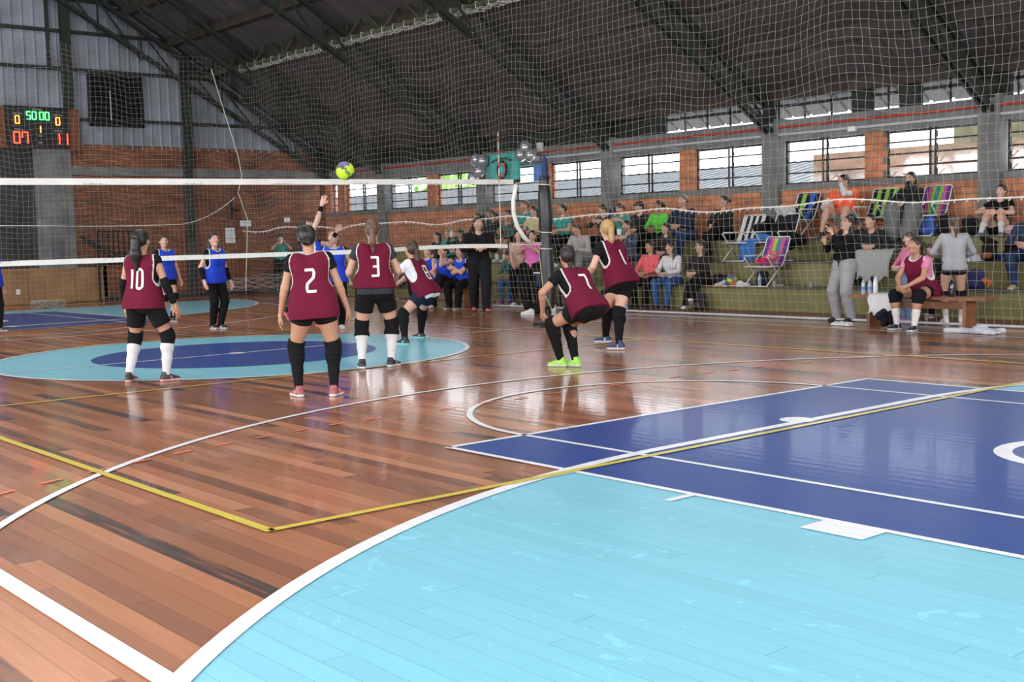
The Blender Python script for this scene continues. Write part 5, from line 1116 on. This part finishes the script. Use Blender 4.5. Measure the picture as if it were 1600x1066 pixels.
def shoe_obj(label, c, color, rz=0, group=None):
    o = empty('sneaker', c, rz); tag(o, label, 'shoe', group); f = Field(); f.cone((0, -.08, .045), (0, 0, .05), .035, .035, .03).cone((0, 0, .045), (0, .12, .03), .035, .025, .03).cone((0, -.07, .07), (0, -.04, .085), .03, .03, .02)
    piece('upper', f, .01, M_SHOE, o, color, [lambda X, Y, Z: .012 - Z + 0 * X + 0 * Y]); MB().box((0, .02, .009), (.075, .25, .018)).build('sole', M_WHITE, o)
    return o
def A(px, py, X): p = at(px, py, X, 0); return p
# on the right bench
for lb, px, kw in (('clear water bottle on the right bench, leftmost', 1349, {}), ('clear water bottle on the right bench, middle of three', 1359, {})): bottle(lb, (7.98, atX(px, 7.98, 465), .463), **kw)
bottle('opaque white sports bottle on the left end of the right bench', (7.98, atX(1368, 7.98, 465), .463), .28, .036, (.7, .72, .74), (.4, .4, .45), False)
bottle('black sports bottle standing right of the seated maroon bib player', (7.98, atX(1487, 7.98, 465), .463), .25, .04, (.02, .02, .03), (.1, .1, .12), False)
drape('towel', 'white towel draped over the left end of the right bench', 'towel', 7.83, atX(1378, 7.83, 470), .47, .40, .25, .30, (.62, .62, .62))
lump('jacket', 'black tracksuit jacket with white stripe hanging under the white towel', 'jacket', (7.72, atX(1384, 7.7, 490), .17), .15, (.012, .012, .02), 7, 3, (1, 1, 1.1))
lump('clothes_bundle', 'crumpled white towel and plastic lying on the floor below the coach', 'clothes', (7.9, atX(1314, 7.9, 512), .012), .15, (.6, .6, .6), 16, 5, (1, 1.8, .06), flatz=.004, res=.011)
lump('clothes_bundle', 'white and grey cloth heap on the floor at the right end of the bench', 'clothes', (7.65, atX(1530, 7.65, 515), .03), .17, (.45, .46, .5), 18, 8, (1, 2.0, .22), flatz=.004, res=.011)
# lowest step and floor
cup('white paper cup standing alone on the lowest step left of the coach', (10.12, atX(1267, 10.12, 450), .437)); cup('white paper cup on the lowest step beside the purple striped chair', (10.12, atX(1210, 10.12, 450), .437))
bottle('small clear bottle on the lowest step left of the white cup', (10.12, atX(1187, 10.12, 450), .437)); bottle('water bottle with blue label standing on the floor by the orange strip', (8.85, atX(979, 8.85, 490), .006), .26)
b_ = empty('volleyball', (10.2, atX(1143, 10.2, 437), .437 + .105)); tag(b_, 'lime yellow ball resting on the lowest step beside the black bag', 'ball'); c_ = ball_c; link_mesh('ball_cover', [tuple(x) for x in vv], bpy.data.objects['ball_cover'].data.polygons and [tuple(p.vertices) for p in bpy.data.objects['ball_cover'].data.polygons], M_SHOE, b_, True, c_)
cup('purple plastic cup standing right of the ball on the lowest step', (10.1, atX(1154, 10.1, 445), .437), (.35, .16, .5))
for i_, (px, cl_, nm_) in enumerate(((1128, (.5, .5, .5), 'white and teal'), (1136, (.05, .2, .3), 'teal'), (1147, (.5, .12, .05), 'red'), (1160, (.55, .55, .6), 'white'))): shoe_obj(nm_ + ' sneaker lying in the clutter on the lowest step by the ball', (10.08, atX(px, 10.08, 450), .437), cl_, R(60 + i_ * 50))
tag(MB().box((10.05, atX(1128, 10.05, 453), .442), (.16, .75, .008)).build('orange_flag', mat('orange_cloth', (.8, .2, .04))), 'flat orange cloth strip on the edge of the lowest step', 'cloth')
lump('jacket', 'black jacket lying beside the woman with crossed legs on the lowest step', 'jacket', (10.3, atX(1122, 10.3, 435), .52), .22, (.01, .01, .012), 8, 4, (1, 1, .5), flatz=.437)
backpack('dark grey backpack on the floor in front of the lowest step', (9.75, atX(1092, 9.75, 480), .006), (.03, .032, .04), .85, 0, (.06, .04, .05)); backpack('black backpack under the purple striped chair', (10.35, atX(1192, 10.35, 448), .437), (.02, .03, .04), .7)
lump('duffel_bag', 'large black bag on the floor behind the blonde player', 'bag', (9.3, atX(958, 9.3, 465), .22), .30, (.01, .01, .012), 8, 9, (.8, 1.2, .9), flatz=.006)
lump('tote_bag', 'pink bag lying on the purple striped chair', 'bag', (10.22, atX(1206, 10.22, 412), .94), .16, (.62, .17, .22), 7, 6, (.8, 1.2, .8)); lump('small_bag', 'crimson bag beside the pink bag on the purple striped chair', 'bag', (10.12, atX(1190, 10.12, 415), .90), .11, (.5, .02, .10), 6, 7, (.8, 1.2, .7))
drape('blanket', 'bright blue blanket hanging from the white slatted chair', 'blanket', 10.92, atX(1170, 10.92, 385), 1.24, .40, .35, .40, (.04, .15, .42)); lump('blanket', 'blue blanket bundle lying on the seat between the two folding chairs', 'blanket', (11.1, atX(1196, 11.1, 365), 1.32), .19, (.05, .17, .45), 8, 12, (.8, 1.8, .5))
lump('jacket', 'black jacket hanging over the second folding chair', 'jacket', (11.25, atX(1232, 11.25, 360), 1.38), .30, (.008, .008, .01), 10, 13, (.6, 1.2, .9)); lump('jacket', 'black jacket piled behind the white slatted chair', 'jacket', (11.5, atX(1196, 11.5, 345), 1.45), .26, (.008, .008, .01), 9, 14, (.6, 1.3, .8))
lump('plastic_bag', 'pale striped plastic bag on top of the black jackets', 'bag', (11.6, atX(1225, 11.6, 338), 1.75), .18, (.45, .43, .42), 8, 15, (.7, 1, .9)); bottle('water bottle standing beside the green and blue chair', (11.7, atX(1237, 11.7, 340), 1.6), .24)
drape('blanket', 'pale grey blanket hanging from the lap of the leaning woman in black', 'blanket', 10.5, atX(1366, 10.5, 410), 1.06, .72, .30, .55, (.42, .42, .42)); drape('blanket', 'dark grey blanket hanging over the step edge below the woman in black hoodie', 'blanket', 11.5, atX(1412, 11.5, 370), 1.60, .75, .40, .55, (.16, .16, .165))
# right part of the bleacher
for lb, px, X, z, cl_, sc_ in (('black backpack on the top step right of the striped chair', 1515, 11.8, 1.276, (.012, .012, .014), .8), ('black bag on the top step under the purple striped chair', 1478, 11.75, 1.276, (.012, .012, .014), .9), ('blue framed cooler bag on the top step below the woman in black hoodie', 1448, 11.7, 1.276, (.05, .12, .4), .9),
   ('black and orange bag on the middle step', 1546, 10.95, .866, (.02, .015, .012), .75), ('navy and purple backpack on the lowest step at the right', 1526, 10.2, .436, (.03, .03, .10), .8), ('black backpack on the middle step below the edge person in jeans', 1583, 10.98, .866, (.01, .01, .012), .85)): backpack(lb, (X, atX(px, X, 400), z), cl_, sc_, accent=(.30, .10, .04) if 'orange' in lb else None)
bottle('water bottle on the middle step left of the white sneakers', (10.9, atX(1517, 10.9, 400), .866), .22); cup('blue plastic cup on the middle step right of the orange bag', (10.9, atX(1562, 10.9, 400), .866), (.03, .1, .5))
for px, lb in ((1522, 'white sneaker on the middle step, left one of the pair'), (1530, 'white sneaker on the middle step, right one of the pair')): shoe_obj(lb, (10.9, atX(px, 10.9, 402), .866), (.6, .6, .6), R(70))
lump('pink_sweater', 'pale pink sweater on the top step beside the woman with knees up', 'clothes', (11.75, atX(1578, 11.75, 362), 1.35), .16, (.6, .35, .4), 7, 20, (.8, 1.6, .5), flatz=1.277)
lump('cap', 'black cap lying on the black and orange bag', 'hat', (10.95, atX(1544, 10.95, 384), 1.21), .10, (.01, .01, .01), 5, 22, (1, 1, .5)); lump('orange_pouch', 'small orange pouch right of the navy backpack on the lowest step', 'bag', (10.15, atX(1543, 10.15, 430), .56), .10, (.4, .12, .04), 5, 23, (1, 1.2, .8), flatz=.437)
cup('white paper cup on the floor behind the seated bib player', (9.3, atX(1447, 9.3, 490), .006)); lump('food_bag', 'pale yellow snack bag on the lowest step left of the coach', 'bag', (10.1, atX(1300, 10.1, 440), .53), .08, (.5, .42, .2), 5, 24, (1, 1, 1.2), flatz=.437)
# left side of the bleacher
lump('jacket', 'black clothing heap on the floor beside the net post', 'clothes', (7.6, atX(842, 7.6, 478), .12), .26, (.01, .01, .012), 8, 30, (1, 1.5, .6), flatz=.004)
for px, lb in ((826, 'white sneaker on the sideline beside the black clothing heap'),): shoe_obj(lb, (7.2, atX(px, 7.2, 492), .004), (.62, .62, .62), R(50))
lump('plastic_bag', 'white plastic bag hanging behind number 7 above the navy table', 'bag', (10.2, atX(858, 10.2, 400), .75), .17, (.6, .6, .6), 6, 31, (.8, 1, 1)); lump('phone_pouch', 'red bag on the floor behind the net post', 'bag', (9.6, atX(846, 9.6, 425), .15), .12, (.5, .04, .06), 5, 32, (.8, 1, 1.4))
bottle('patterned grey bottle on the floor behind the knee of number 7', (6.6, atX(866, 6.6, 495), .01), .3, .05, (.3, .33, .36), (.1, .1, .1), False)
b = MB(); b.tube([(11.0, atX(905, 11, 400), .5), (11.6, atX(955, 11.6, 330), 2.0)], .03); tag(b.build('stair_rail', M_BLACKST), 'black handrail slanting up the bleacher between the teal shirts', 'handrail')
# phones in hands
def phone(label, c, m, rz=0): return tag(MB().box(c, (.075, .012, .15), rz=rz).build('phone', m), label, 'phone')
def on(body_label, lx, ly, lz):
    for o in bpy.data.objects:
        if o.get('label') == body_label: return o.matrix_basis @ Vector((lx, ly, lz)), o.rotation_euler[2]
q, rz0 = on('woman coach in black jacket and baggy grey sweatpants raising a phone to her face', 0.02, .31, 1.43); phone('dark phone held up by the coach in grey sweatpants', q, M_BLACK, rz0)
q, rz0 = on('man in teal t-shirt taking a picture beside the far end wall', 0, .36, 1.46); phone('white phone held by the man in teal by the end wall', q, M_WHITE, rz0)
q, rz0 = on('woman in black raising a white phone with both hands left of the referee', 0, .40, 1.18); o = phone('white phone raised by the woman left of the referee', q, M_WHITE, rz0); 
q, rz0 = on('small child in red top holding a mint green box on the lowest step', 0, .36, .95); tag(MB().box(q, (.24, .05, .2), rz=rz0).build('mint_box', mat('mint_card', (.25, .62, .5))), 'mint green box held by the small child', 'box')
q, rz0 = on('man in grey-blue shirt holding a white cup on the middle step', 0, .34, .95); tag(MB().lathe([(.04, 0), (.055, .12)], tuple(q), 14).build('cup', M_WHITE), 'white cup held by the man in grey-blue shirt', 'cup')

# every cord and letter becomes a real mesh
bpy.context.view_layer.update()
dg = bpy.context.evaluated_depsgraph_get()
for o in [o for o in bpy.data.objects if o.type in ('CURVE', 'FONT')]:
    me = bpy.data.meshes.new_from_object(o.evaluated_get(dg)); nm = o.name; o.name = nm + '_old'
    n_o = bpy.data.objects.new(nm, me); col.objects.link(n_o); n_o.parent = o.parent; n_o.matrix_parent_inverse = o.matrix_parent_inverse.copy(); n_o.matrix_basis = o.matrix_basis.copy()
    for k_ in ('label', 'category', 'group', 'kind'):
        if k_ in o: n_o[k_] = o[k_]
    bpy.data.objects.remove(o)
